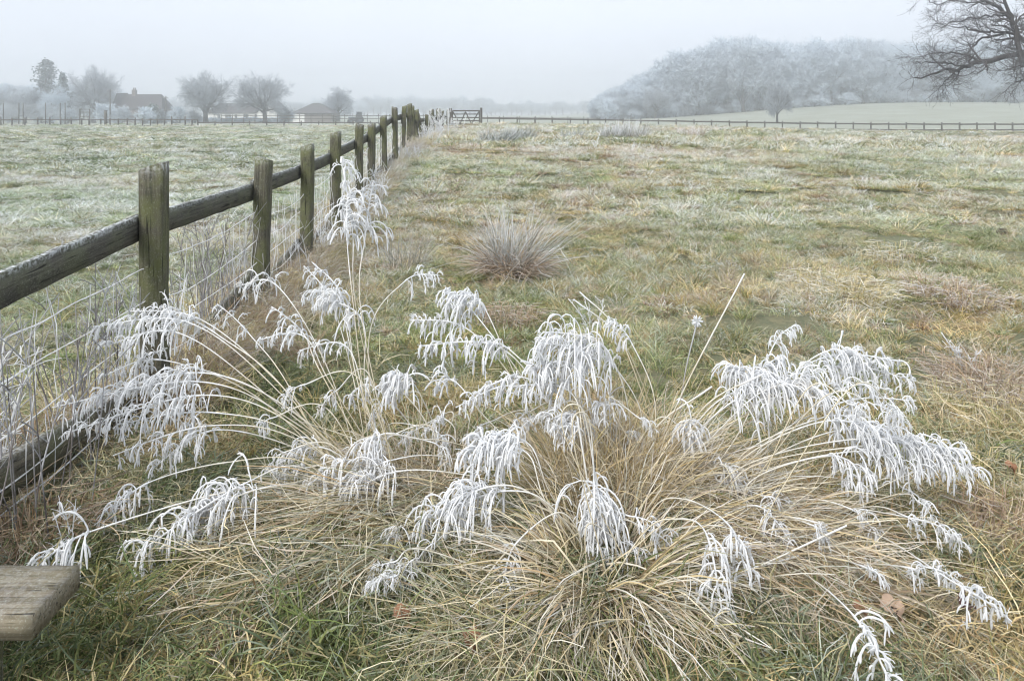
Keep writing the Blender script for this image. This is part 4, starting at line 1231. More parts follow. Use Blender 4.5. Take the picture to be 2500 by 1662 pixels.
# dark molehill far out in the meadow
M_soil = plain('bare_soil', (0.05, 0.04, 0.03), 1.0, 0.5, 25)
def molehill(label, px, py, r):
    d = EYE * FD / (py - HYD)
    for _ in range(5):
        x = (px - CXD) / FD * d; d = (EYE - float(terr(x, d))) * FD / (py - HYD)
    V, F = [], []
    nr, na = 6, 16
    for i in range(nr):
        for j in range(na):
            rr = r * (i / (nr - 1)); a = j / na * 6.283
            V.append((rr * math.cos(a) * (1 + rng.normal(0, 0.06)), rr * math.sin(a), 0.55 * r * (1 - (i / (nr - 1)) ** 2) + rng.normal(0, 0.006) - 0.02 * (i == nr - 1)))
    for i in range(nr - 1):
        for j in range(na):
            F.append((i * na + j, i * na + (j + 1) % na, (i + 1) * na + (j + 1) % na, (i + 1) * na + j))
    o = obj('molehill', solid('molehill', V, F, M_soil), None, label, 'molehill')
    o.location = (x, d, float(terr(x, d)) + 0.05)
molehill('small dark molehill in the meadow near the right edge', 2308, 545, 0.075)

# ------------------------------------------------------------------ field gate
gate = thing('field_gate', 'dark five bar wooden field gate between two posts at the fence end', 'gate', (-4.15, 50.0, float(terr_base(-3.0, 50.0))))
g0 = float(gate.location.z)
gw = 2.0
gang = 0.0
def gpart(name, x0, x1, z0, z1, th=0.05, dy=0.0):
    obj(name, box_me(name, x0, x1, -th / 2 + dy, th / 2 + dy, z0, z1, M_farwood), gate)
gpart('gate_post', -0.10, 0.06, -0.2, 1.22, 0.16)
gpart('gate_post', gw, gw + 0.14, -0.2, 1.25, 0.14)
gpart('hanging_stile', 0.07, 0.15, 0.1, 1.08, 0.07)
gpart('closing_stile', gw - 0.1, gw - 0.02, 0.1, 1.08, 0.07)
for z in (0.12, 0.33, 0.55, 0.78):
    gpart('bar', 0.15, gw - 0.1, z, z + 0.07, 0.04)
gpart('top_bar', 0.15, gw - 0.1, 1.0, 1.09, 0.07)
def brace(x0, z0, x1, z1):
    w = 0.035
    v = np.array([x1 - x0, z1 - z0]); v = v / np.linalg.norm(v); nrm = np.array([-v[1], v[0]]) * w
    y = -0.05
    c = [(x0 - nrm[0], z0 - nrm[1]), (x1 - nrm[0], z1 - nrm[1]), (x1 + nrm[0], z1 + nrm[1]), (x0 + nrm[0], z0 + nrm[1])]
    V = [(a_, y - 0.02, b_) for a_, b_ in c] + [(a_, y + 0.02, b_) for a_, b_ in c]
    obj('brace', solid('brace', V, [(0, 1, 2, 3), (7, 6, 5, 4), (0, 4, 5, 1), (1, 5, 6, 2), (2, 6, 7, 3), (3, 7, 4, 0)], M_farwood), gate)
brace(0.15, 0.98, 0.62, 0.14); brace(0.62, 0.14, 1.0, 0.98); brace(1.0, 0.98, 1.4, 0.14); brace(1.4, 0.14, gw - 0.1, 0.98)

# ------------------------------------------------------------------ far fences
def far_fence(label, xs, d, hts, rails, w=0.11, dfun=None):
    zz = [float(terr_base(x, d)) for x in xs]
    o = thing('far_fence', label, 'fence', (xs[0], d, zz[0]))
    shared = {}
    for k, x in enumerate(xs):
        h = hts[k] if hasattr(hts, '__len__') else hts
        hh = round(h, 2)
        if hh not in shared:
            V, Q = box_arrays(w, w, hh + 0.3, 2)
            shared[hh] = mesh('post', V, Q, M_farwood)
        p = obj('post', shared[hh], o); p.location = (x - xs[0], 0.0, zz[k] - zz[0] - 0.3)
        p.rotation_euler = (0, rng.normal(0, 0.015), rng.normal(0, 0.1))
    for k in range(len(xs) - 1):
        for (rz, rh) in rails:
            a = np.array([xs[k] - xs[0], -w / 2 - 0.025, zz[k] - zz[0] + rz + rng.normal(0, 0.012)]); b_ = np.array([xs[k + 1] - xs[0], -w / 2 - 0.025, zz[k + 1] - zz[0] + rz + rng.normal(0, 0.012)])
            V = []
            for yy_ in (-0.02, 0.02):
                V += [a + [0, yy_, -rh / 2], b_ + [0, yy_, -rh / 2], b_ + [0, yy_, rh / 2], a + [0, yy_, rh / 2]]
            obj('rail', solid('rail', V, [(0, 1, 2, 3), (7, 6, 5, 4), (0, 4, 5, 1), (1, 5, 6, 2), (2, 6, 7, 3), (3, 7, 4, 0)], M_farwood), o)
    return o

def sx(px, d): return (px - 1250.0) / 1800.0 * d       # photo column -> metres at depth d
xr = np.arange(sx(1176, 75.0), sx(2560, 75.0), 1.8) + 0.0
far_fence('long two rail fence along the far side of the meadow below the wood', list(xr), 75.0, 1.12, [(0.92, 0.15), (0.34, 0.14)], 0.13)
zl = np.array([-60, 5, 78, 158, 240, 318, 388, 457, 523, 570, 645, 705, 758, 815, 865, 913, 963, 1008, 1052, 1100, 1185, 1228, 1265]) / 2.621
far_fence('close-set post and rail fence in front of the cottage and trees', [sx(v, 78.0) for v in zl], 78.0,
          [1.0, 1.05, 0.95, 0.95, 0.95, 1.0, 1.0, 0.95, 0.9, 0.8, 0.85, 0.9, 0.9, 0.9, 0.9, 0.9, 0.85, 0.85, 0.85, 1.1, 1.1, 0.8, 0.8], [(0.72, 0.11), (0.12, 0.1)], 0.12)
zr = list(np.arange(1265, 2359 + 500, 110.5) / 2.621)
far_fence('low single rail fence across the pasture before the two oaks', [sx(v, 78.3) for v in zr], 78.3, 0.62, [(0.42, 0.10)], 0.11)
far_fence('faint grey rail fence standing before the white bungalow and barn', list(np.arange(sx(540, 118), sx(1090, 118), 1.8)), 118.0, 1.6, [(1.35, 0.1), (0.9, 0.1)], 0.1)
far_fence('faint distant rail fence behind the gate', list(np.arange(sx(1190, 110), sx(1480, 110), 2.4)), 110.0, 1.2, [(0.95, 0.1)], 0.1)

# ------------------------------------------------------------------ trees
def grow(p, r, nch, tr, ang, L, Pn, wob, up, rr, env=None, tip=True, rmin=0.0):
    """children of the branches p (N,P,3) / r (N,P); returns lines and radii"""
    N_, Q_, _ = p.shape
    par = np.repeat(np.arange(N_), nch)
    k = np.tile(np.arange(nch), N_)
    t = tr[0] + (tr[1] - tr[0]) * (k + rng.random(len(k))) / nch
    if tip: t = np.where(k == nch - 1, 1.0, t)
    f = np.clip(t * (Q_ - 1), 0, Q_ - 1 - 1e-6); i = f.astype(int); u = (f - i)[:, None]
    pos = p[par, i] * (1 - u) + p[par, i + 1] * u
    rad = r[par, i] * (1 - u[:, 0]) + r[par, i + 1] * u[:, 0]
    tg = norm(p[par, i + 1] - p[par, i])
    rv = rng.normal(size=(len(k), 3)); perp = norm(rv - tg * np.sum(rv * tg, 1, keepdims=True))
    a = rng.normal(ang[0], ang[1], len(k))
    if tip: a = np.where(k == nch - 1, np.abs(a) * 0.35, a)
    d = np.cos(a)[:, None] * tg + np.sin(a)[:, None] * perp
    Ln = L * rng.uniform(0.65, 1.3, len(k)) * (1.12 - 0.45 * t)
    if env is not None:
        c, ax = env
        e = pos + d * Ln[:, None]
        q = np.sqrt(np.sum(((e - c) / ax) ** 2, 1))
        Ln = Ln * np.clip(1.1 - 1.3 * np.maximum(q - 0.72, 0), 0.22, 1.0)
    out = np.zeros((len(k), Pn, 3)); out[:, 0] = pos
    for j in range(1, Pn):
        out[:, j] = out[:, j - 1] + d * (Ln / (Pn - 1))[:, None]
        d = norm(d + rng.normal(0, wob, d.shape) + np.array([0, 0, up]))
    r0 = np.maximum(rad * rr, rmin); r1 = np.maximum(r0 * 0.45, rmin * 0.8)
    s = np.linspace(0, 1, Pn)
    return out, r0[:, None] * (1 - s) + r1[:, None] * s

BARK = np.array([0.06, 0.055, 0.053]); TWIG = np.array([0.105, 0.105, 0.11]); RIME = np.array([0.60, 0.68, 0.75])
def bare_tree(H, trunk_h, trunk_r, env, spec, frost, rmin, lean=0.0, bark=BARK):
    """spec: list of (children, t range, angle, length, points, wobble, up, radius ratio)"""
    n = 8
    z = np.linspace(-0.3, trunk_h, n)
    p = np.stack([np.cumsum(rng.normal(0, 0.012 * H, n)) * 0.3 + lean * z, np.cumsum(rng.normal(0, 0.012 * H, n)) * 0.3, z], 1)[None]
    r = (trunk_r * (1.0 - 0.35 * np.linspace(0, 1, n)))[None]
    r[0, 0] *= 1.5; r[0, 1] *= 1.15
    bt = Buf(); bc = Buf()
    col = np.tile(bark, (1, n, 1))
    tubes(bt, p, r, 8, col)
    for lv, (nch, tr, ang, L, Pn, wob, up, rr) in enumerate(spec):
        p, r = grow(p, r, nch, tr, ang, L, Pn, wob, up, rr, env, True, rmin)
        f = np.clip(frost * (0.10 + 0.26 * lv), 0, 0.92)
        base = bark * (1 - min(1, lv / 3)) + TWIG * min(1, lv / 3)
        c = base * (1 - f) + RIME * f
        cc = np.tile(c, (p.shape[0], p.shape[1], 1)) * rng.uniform(0.85, 1.15, (p.shape[0], 1, 1))
        if lv == 0: tubes(bt, p, r, 6, cc)
        elif lv <= 2: tubes(bc, p, r, 4 if lv == 1 else 3, cc)
        else: ribbons(bc, p, r * 2.2, cc)
    return bt.build('trunk', M_tree, True), bc.build('crown', M_tree)

def put_tree(name, label, meshes, x, y, s=1.0, rz=0.0, z=None, grp=None, cat='tree'):
    o = thing(name, label, cat, (x, y, float(terr_base(x, y)) if z is None else z), rz, grp)
    o.scale = (s, s, s) if not hasattr(s, '__len__') else s
    obj('trunk', meshes[0], o); obj('crown', meshes[1], o)
    return o

def oak_spec(c):
    return [(13, (0.5, 1.0), (0.85, 0.33), 5.4 * c, 8, 0.13, 0.06, 0.55),
            (7, (0.25, 1.0), (0.70, 0.2), 2.9 * c, 6, 0.18, 0.05, 0.55),
            (6, (0.2, 1.0), (0.75, 0.25), 1.6 * c, 5, 0.2, 0.03, 0.5),
            (5, (0.2, 1.0), (0.8, 0.3), 0.9 * c, 4, 0.22, 0.0, 0.6),
            (5, (0.2, 1.0), (0.8, 0.3), 0.6 * c, 3, 0.2, -0.02, 0.7)]
env = (np.array([0, 0, 5.6]), np.array([7.4, 7.4, 6.0]))
oak1 = bare_tree(11, 3.4, 0.48, env, oak_spec(1.0), 0.36, 0.0125)
env2 = (np.array([0, 0, 6.2]), np.array([6.6, 6.6, 6.3]))
oak2 = bare_tree(11.5, 4.0, 0.45, env2, oak_spec(1.0), 0.34, 0.0125)
env3 = (np.array([0, 0, 5.8]), np.array([5.6, 5.6, 6.0]))
oak3 = bare_tree(11, 3.0, 0.32, env3, oak_spec(0.85), 0.42, 0.014)
wood_env = (np.array([0, 0, 10.5]), np.array([5.5, 5.5, 9.5]))
def wood_spec():
    return [(17, (0.10, 1.0), (0.75, 0.2), 5.6, 7, 0.14, 0.07, 0.5),
            (6, (0.2, 1.0), (0.7, 0.2), 3.2, 5, 0.16, 0.04, 0.55),
            (6, (0.2, 1.0), (0.7, 0.25), 1.9, 4, 0.2, 0.03, 0.55),
            (5, (0.15, 1.0), (0.75, 0.3), 1.25, 4, 0.22, 0.0, 0.6),
            (5, (0.1, 1.0), (0.8, 0.3), 0.8, 3, 0.22, 0.0, 0.7)]
woods = [bare_tree(19, 9.0, 0.34, wood_env, wood_spec(), f, 0.024) for f in (0.65, 0.8, 0.95, 0.7)]
bush_env = (np.array([0, 0, 1.8]), np.array([3.0, 3.0, 2.4]))
def bush_spec(c=1.0):
    return [(14, (0.1, 1.0), (0.8, 0.3), 1.9 * c, 6, 0.2, 0.08, 0.6),
            (6, (0.15, 1.0), (0.7, 0.25), 1.1 * c, 5, 0.2, 0.02, 0.6),
            (6, (0.1, 1.0), (0.8, 0.3), 0.7 * c, 4, 0.22, 0.0, 0.7),
            (5, (0.1, 1.0), (0.8, 0.3), 0.45 * c, 3, 0.22, 0.0, 0.8)]
bushes = [bare_tree(4, 0.7, 0.12, bush_env, bush_spec(), f, 0.018) for f in (0.8, 1.1, 0.5)]

def tx(px, d): return sx(px, d)
put_tree('oak_tree', 'broad bare oak with spreading crown left of the white bungalow', oak1, tx(502, 150), 150, 1.08, 0.4, grp='bare trees across the pasture')
put_tree('oak_tree', 'tall bare oak with fan shaped crown in front of the white bungalow', oak2, tx(647, 150), 150, 1.06, 2.0, grp='bare trees across the pasture')
put_tree('bare_tree', 'small pale rimed tree beside the dark barn', oak3, tx(826, 180), 180, 1.0, 1.0, grp='bare trees across the pasture')
put_tree('bare_tree', 'large rimed tree left of the cottage and its utility pole', oak1, tx(228, 165), 165, (1.05, 1.05, 1.28), 3.3, grp='bare trees across the pasture')
put_tree('bare_tree', 'rimed tree with dark limbs left of the tall pine', oak3, tx(62, 150), 150, (1.05, 1.05, 0.86), 2.2, grp='bare trees across the pasture')
put_tree('bare_tree', 'pale rimed tree at the extreme left picture edge', oak3, tx(-5, 170), 170, (1.1, 1.1, 1.0), 0.3, grp='bare trees across the pasture')
put_tree('bare_tree', 'pale rimed tree between the tall pine and the narrow conifer', woods[2], tx(128, 150), 150, (0.55, 0.55, 0.46), 0.6, grp='bare trees across the pasture')
put_tree('bare_tree', 'faint rimed tree behind the cottage roof', oak3, tx(355, 250), 250, (1.3, 1.3, 0.95), 5.0, grp='bare trees across the pasture')
put_tree('bare_tree', 'lone slender bare tree in front of the wood', oak2, tx(1897, 125), 125, (0.45, 0.45, 0.76), 4.1, grp=None)

# bushes around the buildings
BUSH = [(300, 150, 1.15, 'rimed bush under the gable end of the cottage', 0), (350, 145, 1.2, 'pale rounded bush in front of the cottage wall', 1),
        (395, 150, 1.0, 'dark leafless bush at the right end of the cottage', 2), (440, 150, 1.25, 'rimed bush between the cottage and the broad oak', 1),
        (475, 155, 0.9, 'low bush left of the broad oak trunk', 2), (695, 150, 1.15, 'bush between the bungalow gable and the dark barn', 2),
        (165, 140, 1.0, 'rimed bush right of the tall court netting', 0), (100, 155, 1.3, 'rimed bush below the tall pine', 1),
        (20, 160, 1.4, 'rimed bush behind the tall court netting at the left edge', 0), (260, 155, 1.5, 'bush below the large rimed tree', 1)]
for (px, d, s, lab, k) in BUSH:
    put_tree('bush', lab, bushes[k], tx(px, d), d, s, rng.random() * 6, grp='bushes around the cottage and bungalow', cat='bush')

hedge_env = (np.array([0, 0, 0.5]), np.array([1.6, 1.0, 0.9]))
hedge_m = bare_tree(1.2, 0.3, 0.05, hedge_env, bush_spec(0.45), 0.9, 0.014)
hp_ = [(v, 160) for v in np.arange(452, 690, 13)]
hb = thing('hedge', 'low rimed hedge along the foot of the white bungalow', 'hedge', (tx(452, 160), 160, float(terr_base(tx(452, 160), 160))))
for (px, d) in hp_:
    c = obj('shrub', hedge_m[1], hb); c.location = (tx(px, d) - tx(452, 160), rng.normal(0, 0.2), rng.normal(0, 0.08)); c.rotation_euler = (0, 0, rng.random() * 6)
put_tree('bush', 'small dark bush on the rise at the right picture edge', bushes[2], tx(2478, 185), 185, (1.3, 1.0, 0.45), 0.3, cat='bush')
# conifers
M_needle, nt, out = newmat('conifer_needles')
a = N(nt, 'ShaderNodeAttribute', attribute_name='col')
leaf_shader(nt, out, a.outputs['Color'], 0.1)
def conifer(H, prof, ntier, per, size, colr, frost):
    bt = Buf(); bc = Buf()
    z = np.linspace(-0.3, H * 0.96, 10)
    p = np.stack([np.cumsum(rng.normal(0, 0.03, 10)), np.cumsum(rng.normal(0, 0.03, 10)), z], 1)[None]
    tubes(bt, p, (0.32 * (1 - 0.85 * np.linspace(0, 1, 10)))[None] * H / 14, 7, np.tile(np.array([0.10, 0.08, 0.07]), (1, 10, 1)))
    zz, aa = [], []
    n = ntier * per
    zf = np.linspace(prof[0][0], 1.0, n) + rng.normal(0, 0.01, n)
    Rr = np.interp(zf, [q[0] for q in prof], [q[1] for q in prof]) * rng.uniform(0.4, 1.25, n)
    az = np.arange(n) * 2.399 + rng.normal(0, 0.3, n)
    base = np.stack([np.zeros(n), np.zeros(n), zf * H], 1)
    br = blade_lines(base, az, rng.uniform(1.1, 1.5, n), rng.uniform(-0.5, 0.2, n), np.maximum(Rr, 0.15), 6, 0.1)
    tubes(bt, br, np.tile(np.linspace(0.06, 0.02, 6), (n, 1)), 3, np.tile(np.array([0.09, 0.075, 0.065]), (n, 6, 1)))
    m = n * 24
    par = rng.integers(0, n, m); at = 1.2 + 3.8 * rng.random(m) ** 0.7; i = at.astype(int); i = np.minimum(i, 4); u = (at - i)[:, None]
    c = br[par, i] * (1 - u) + br[par, i + 1] * u + rng.normal(0, size * 0.55, (m, 3))
    d1 = norm(rng.normal(size=(m, 3))); d2 = norm(np.cross(d1, rng.normal(size=(m, 3))))
    sz = size * rng.uniform(0.5, 1.2, (m, 1))
    V = np.stack([c - d1 * sz * 0.7, c + d2 * sz * 0.32, c + d1 * sz * 0.7, c - d2 * sz * 0.32], 1).reshape(-1, 3)
    Q = np.arange(m * 4).reshape(m, 4)
    fr_ = np.clip(frost * rng.uniform(0, 1.6, (m, 1)), 0, 0.9)
    cc = np.array(colr) * rng.uniform(0.6, 1.4, (m, 1)) * (1 - fr_) + RIME * fr_
    bc.add(V, Q, None, np.repeat(cc, 4, 0))
    return bt.build('trunk', M_tree, True), bc.build('crown', M_needle)
pine = conifer(15.2, [(0.22, 2.0), (0.4, 2.9), (0.55, 2.3), (0.68, 3.0), (0.82, 2.8), (0.93, 1.7), (1.0, 0.4)], 12, 8, 0.55, (0.05, 0.065, 0.05), 0.22)
put_tree('pine_tree', 'tall dark evergreen pine with tiered crown at the left', pine, tx(112, 170), 170, 0.92, 0.0)
cyp = conifer(11.0, [(0.05, 1.6), (0.3, 1.9), (0.6, 1.4), (0.85, 0.7), (1.0, 0.1)], 14, 8, 0.42, (0.055, 0.08, 0.07), 0.3)
put_tree('conifer_tree', 'narrow dark blue green conifer right of the tall pine', cyp, tx(153, 158), 158, 0.95, 0.0)
yew = conifer(3.2, [(0.05, 1.6), (0.4, 1.8), (0.8, 1.2), (1.0, 0.3)], 8, 7, 0.35, (0.06, 0.08, 0.05), 0.3)
put_tree('evergreen_shrub', 'dark rounded evergreen shrub against the end of the cottage', yew, tx(395, 152), 148, 1.1, 0.0, cat='shrub')

# the far-off wood on the rise (one mass), with its edge trees built singly
def scatter_trees(name, label, protos, pts, s, rz, idx):
    n = len(pts)
    scl = np.stack([s[:, 0], s[:, 0], s[:, 1]], 1)
    scatter(name, label, protos, pts, np.stack([np.zeros(n), np.zeros(n), rz], 1), scl, idx, np.ones((n, 3)), np.zeros(n))
def joined(ms):
    """one prototype mesh holding trunk and crown"""
    Vs, Fs, Cs, off = [], {3: [], 4: []}, [], 0
    for m in ms:
        nv = len(m.vertices)
        v = np.zeros(nv * 3, np.float32); m.vertices.foreach_get('co', v); Vs.append(v.reshape(-1, 3))
        l = np.zeros(len(m.loops), np.int32); m.loops.foreach_get('vertex_index', l)
        Fs[4].append(l.reshape(-1, 4) + off)
        c = np.zeros(nv * 4, np.float32); m.attributes['col'].data.foreach_get('color', c); Cs.append(c.reshape(-1, 4))
        off += nv
    return mesh('wood_tree', np.concatenate(Vs), np.concatenate(Fs[4]), M_tree, np.concatenate(Cs))
def real_h(m):
    v = np.zeros(len(m.vertices) * 3, np.float32); m.vertices.foreach_get('co', v)
    return float(np.percentile(v.reshape(-1, 3)[:, 2], 99.3))
WH = [real_h(w[1]) for w in woods]
wood_protos = [joined(w) for w in woods] + [joined(b_) for b_ in bushes]
wp, ws, wr, wi = [], [], [], []
# outline of the wood's top in the photo (photo column, height of the top row)
top_c = [1455, 1475, 1554, 1624, 1661, 1722, 1754, 1843, 1904, 1946, 2053, 2118, 2193, 2300, 2450, 2600, 2800]
top_y = [245, 222, 198, 160, 133, 119, 102, 99, 110, 108, 105, 101, 114, 112, 110, 112, 118]
for row, (d, dpx) in enumerate([(205, 17), (214, 17), (224, 18), (238, 20), (255, 24), (272, 26)]):
    for px in np.arange(1462 + row * 6, 2740, dpx):
        q = px + rng.normal(0, 5); dd = d + rng.normal(0, 3.0)
        x = sx(q, dd); z = float(terr_base(x, dd))
        ht = EYE + (275 - np.interp(q, top_c, top_y)) * dd / 1800 - z
        ht *= rng.uniform(0.84, 1.01)
        if ht < 4: continue
        kw = rng.integers(0, 4)
        sv = ht / WH[kw]
        wp.append((x, dd, z - 0.1)); ws.append((max(0.6, min(sv, 1.0)) * rng.uniform(1.05, 1.4), sv)); wr.append(rng.random() * 6.28); wi.append(kw)
for px, d0_ in [(v, 202) for v in np.arange(1456, 2740, 15)] + [(v, 232) for v in np.arange(1500, 2740, 13)]:
    dd = d0_ + rng.normal(0, 1.5); x = sx(px + rng.normal(0, 6), dd); z = float(terr_base(x, dd))
    wp.append((x, dd, z - 0.1)); ws.append((rng.uniform(1.1, 1.7), rng.uniform(0.8, 1.6) * (1.0 if d0_ < 220 else 1.9))); wr.append(rng.random() * 6.28); wi.append(rng.integers(4, 7))
scatter_trees('wood', 'hazy rime covered wood along the rise beyond the far fence', wood_protos, np.array(wp), np.array(ws), np.array(wr), np.array(wi))
put_tree('oak_tree', 'rimed oak with visible dark limbs at the low left end of the wood', oak1, tx(1600, 196), 196, (0.72, 0.72, 0.86), 1.2)
put_tree('bush', 'rounded rimed thicket closing the left tip of the wood', bushes[1], tx(1478, 198), 198, (1.7, 1.7, 2.1), 0.4, cat='bush')

# the fading row of trees behind the buildings, barely visible through the mist
hp, hs_, hr, hi = [], [], [], []
for (a0, a1, d, hmin, hmax, st_) in [(-60, 300, 300, 12, 17, 13), (300, 900, 420, 9, 14, 14), (860, 1200, 470, 12, 17, 12), (1180, 1500, 520, 9, 13, 12), (-60, 240, 230, 11, 15, 14)]:
    for px in np.arange(a0, a1, st_):
        dd = d + rng.normal(0, 8); x = sx(px + rng.normal(0, 4), dd)
        h = rng.uniform(hmin, hmax); sv = h / 19.5
        hp.append((x, dd, float(terr_base(x, dd)))); hs_.append((sv * 1.25, sv)); hr.append(rng.random() * 6.28); hi.append(rng.integers(0, 4))
scatter_trees('distant_trees', 'faint line of far trees fading into the mist on the horizon', wood_protos, np.array(hp), np.array(hs_), np.array(hr), np.array(hi))

# ------------------------------------------------------------------ the near dark oak reaching in from the right
OD = 40.0
def O(zx, zy, dd=0.0):                   # points read off the photo's upper right part
    px = 1400 + zx / 2.1446; py = zy / 2.1446
    d = OD + dd
    return np.array([(px - 1250) / 1800 * d, d, EYE + (275 - py) / 1800 * d])
bx_ = (2585 - 1250) / 1800 * OD
bz_ = float(terr_base(bx_, OD))
trunk_line = catmull([np.array([bx_, OD, bz_ - 0.3]), np.array([bx_ - 0.1, OD, 2.2]), O(2440, 330), O(2420, 210), O(2400, 60, 0.3), np.array([bx_ - 0.6, OD + 0.3, 10.0])], 24)
limbs = [
    ([O(2440, 330), O(2359, 290, -0.3), O(2200, 313, -0.8), O(2120, 328, -1.0), O(2060, 355, -1.3), O(2000, 366, -1.4), O(1930, 362, -1.8), O(1860, 398, -2.2), O(1790, 408, -2.5)], 0.17, 0.03),
    ([O(2000, 366, -1.4), O(1985, 395, -1.0), O(1945, 430, -0.8), O(1915, 465, -0.6)], 0.05, 0.014),
    ([O(2420, 230), O(2330, 190, 0.4), O(2290, 100, 0.6), O(2230, 40, 0.8), O(2150, 8, 1.0), O(2080, -40, 1.2)], 0.18, 0.05),
    ([O(2350, 330, -1), O(2330, 230, -0.9), O(2310, 120, -0.8), O(2270, 30, -0.6), O(2240, -60, -0.5)], 0.15, 0.06),
    ([O(2330, 190, 0.4), O(2220, 165, 0.2), O(2140, 170, 0.0), O(2060, 150, -0.4), O(1980, 140, -0.6)], 0.075, 0.02),
    ([O(2290, 170, 0.4), O(2190, 190, 1.0), O(2120, 215, 1.4), O(2090, 260, 1.6), O(2050, 300, 1.8), O(1990, 330, 2.0)], 0.08, 0.02),
    ([O(2260, 80, 0.6), O(2160, 80, 0.8), O(2060, 100, 1.0), O(1960, 130, 1.2), O(1890, 130, 1.4)], 0.06, 0.018),
    ([O(2120, 326, -1.0), O(2060, 290, -0.9), O(1990, 280, -1.2), O(1900, 280, -1.5), O(1800, 300, -1.6)], 0.06, 0.018),
    ([O(2060, 355, -1.3), O(1960, 335, -2.0), O(1880, 330, -2.2), O(1790, 330, -2.6)], 0.055, 0.016),
    ([O(2450, 360), O(2400, 350, -1.2), O(2330, 350, -1.6), O(2260, 370, -1.8)], 0.07, 0.02),
    ([O(2460, 360), O(2420, 400, -1.0), O(2350, 420, -1.2), O(2300, 440, -1.4)], 0.05, 0.016),
    ([O(2420, 260), O(2370, 270, 1.0), O(2280, 255, 1.6), O(2220, 275, 2.0)], 0.06, 0.02),
    ([O(2200, 20, 0.8), O(2100, 20, 1.0), O(2000, 0, 1.0), O(1900, 20, 1.2), O(1840, 0, 1.2)], 0.05, 0.016),
    ([O(2440, 150), O(2560, 60, 0.5), O(2700, 10, 1.0), O(2850, -20, 1.0)], 0.17, 0.05),
    ([O(2440, 250), O(2580, 230, -0.5), O(2720, 240, -1.0), O(2860, 290, -1.2)], 0.16, 0.05),
    ([O(2410, 100, 0.3), O(2430, -40, 0.8), O(2380, -160, 1.4), O(2330, -260, 2.0)], 0.16, 0.05),
    ([O(2410, 80, 0.3), O(2500, -60, 0.6), O(2560, -200, 0.4), O(2620, -320, 0.0)], 0.16, 0.05),
    ([O(2430, 200), O(2420, 120, 2.0), O(2440, 60, 4.0), O(2400, 20, 6.0)], 0.16, 0.05),
    ([O(2430, 240), O(2440, 180, -2.0), O(2470, 100, -4.0), O(2520, 60, -5.5)], 0.16, 0.05),
]
bt = Buf(); bc = Buf()
OBARK = np.array([0.048, 0.044, 0.043]); OTW = np.array([0.085, 0.077, 0.076])
nT = len(trunk_line)
tubes(bt, trunk_line[None], np.concatenate([[0.62], np.linspace(0.48, 0.16, nT - 1)])[None], 10, np.tile(OBARK, (1, nT, 1)))
LP, LR = [], []
oak = thing('oak_tree', 'dark old oak reaching bare crooked branches into the upper right corner', 'tree', (bx_, OD, bz_))
for (ctrl, r0, r1) in limbs:
    ln_ = catmull(ctrl, 16)
    ln_[1:-1] += rng.normal(0, 0.05, (14, 3))
    lr = np.linspace(r0, r1, 16) * 1.0
    LP.append(ln_); LR.append(lr)
LP, LR = np.array(LP), np.array(LR)
b_l = Buf(); tubes(b_l, LP, LR, 7, np.tile(OBARK, (len(LP), 16, 1)))
t_o = obj('trunk', bt.build('trunk', M_tree, True), oak); t_o.location = -oak.location
l_o = obj('limbs', b_l.build('limbs', M_tree, True), oak); l_o.location = -oak.location
LL = np.repeat(np.clip(0.45 + 7.0 * LR[:, 0], 0.6, 1.25), 9)
p, r = grow(LP, LR, 9, (0.12, 1.0), (0.85, 0.25), LL, 7, 0.2, 0.07, 0.55, None, True, 0.012)
tubes(bc, p, r, 5, np.tile(OTW, (p.shape[0], 7, 1)))
p, r = grow(p, r, 5, (0.15, 1.0), (0.8, 0.25), 0.85, 6, 0.22, 0.05, 0.6, None, True, 0.010)
tubes(bc, p, r, 3, np.tile(OTW * 1.15, (p.shape[0], 6, 1)))
p, r = grow(p, r, 4, (0.15, 1.0), (0.8, 0.3), 0.5, 5, 0.24, 0.02, 0.7, None, True, 0.0062)
fc = OTW * 0.92 + RIME * 0.08
ribbons(bc, p, r * 2.2, np.tile(fc, (p.shape[0], 5, 1)))
p, r = grow(p, r, 3, (0.2, 1.0), (0.8, 0.3), 0.28, 4, 0.24, 0.03, 0.8, None, True, 0.0050)
fc = OTW * 0.85 + RIME * 0.15
ribbons(bc, p, r * 2.0, np.tile(fc, (p.shape[0], 4, 1)))
c_o = obj('crown', bc.build('crown', M_tree), oak); c_o.location = -oak.location

# ------------------------------------------------------------------ buildings
M_wall = plain('pale_render', (0.72, 0.71, 0.68), 0.9, 0.08, 1.2)
M_brick = plain('brown_brick', (0.19, 0.165, 0.15), 0.9, 0.25, 3)
M_roof = plain('dark_tiles', (0.065, 0.06, 0.062), 0.9, 0.3, 2.5)
M_barnroof = plain('barn_roof', (0.08, 0.076, 0.078), 0.9, 0.2, 2.0)
M_barnwall = plain('barn_boards', (0.16, 0.14, 0.125), 0.9, 0.25, 3)
M_glass = plain('window_glass', (0.03, 0.035, 0.04), 0.15, 0.2, 2)
M_frame = plain('window_frame', (0.6, 0.6, 0.58), 0.7, 0.1, 3)

def prism_roof(o, name, x0, x1, y0, y1, z0, z1, hipL=0.0, hipR=0.0, mat=None, parent=None):
    ym = (y0 + y1) / 2; e = 0.35
    V = [(x0 - e, y0 - e, z0), (x1 + e, y0 - e, z0), (x1 + e, y1 + e, z0), (x0 - e, y1 + e, z0), (x0 - e + hipL, ym, z1), (x1 + e - hipR, ym, z1)]
    return obj(name, solid(name, V, [(0, 1, 5, 4), (2, 3, 4, 5), (1, 2, 5), (3, 0, 4), (3, 2, 1, 0)], mat), parent or o)

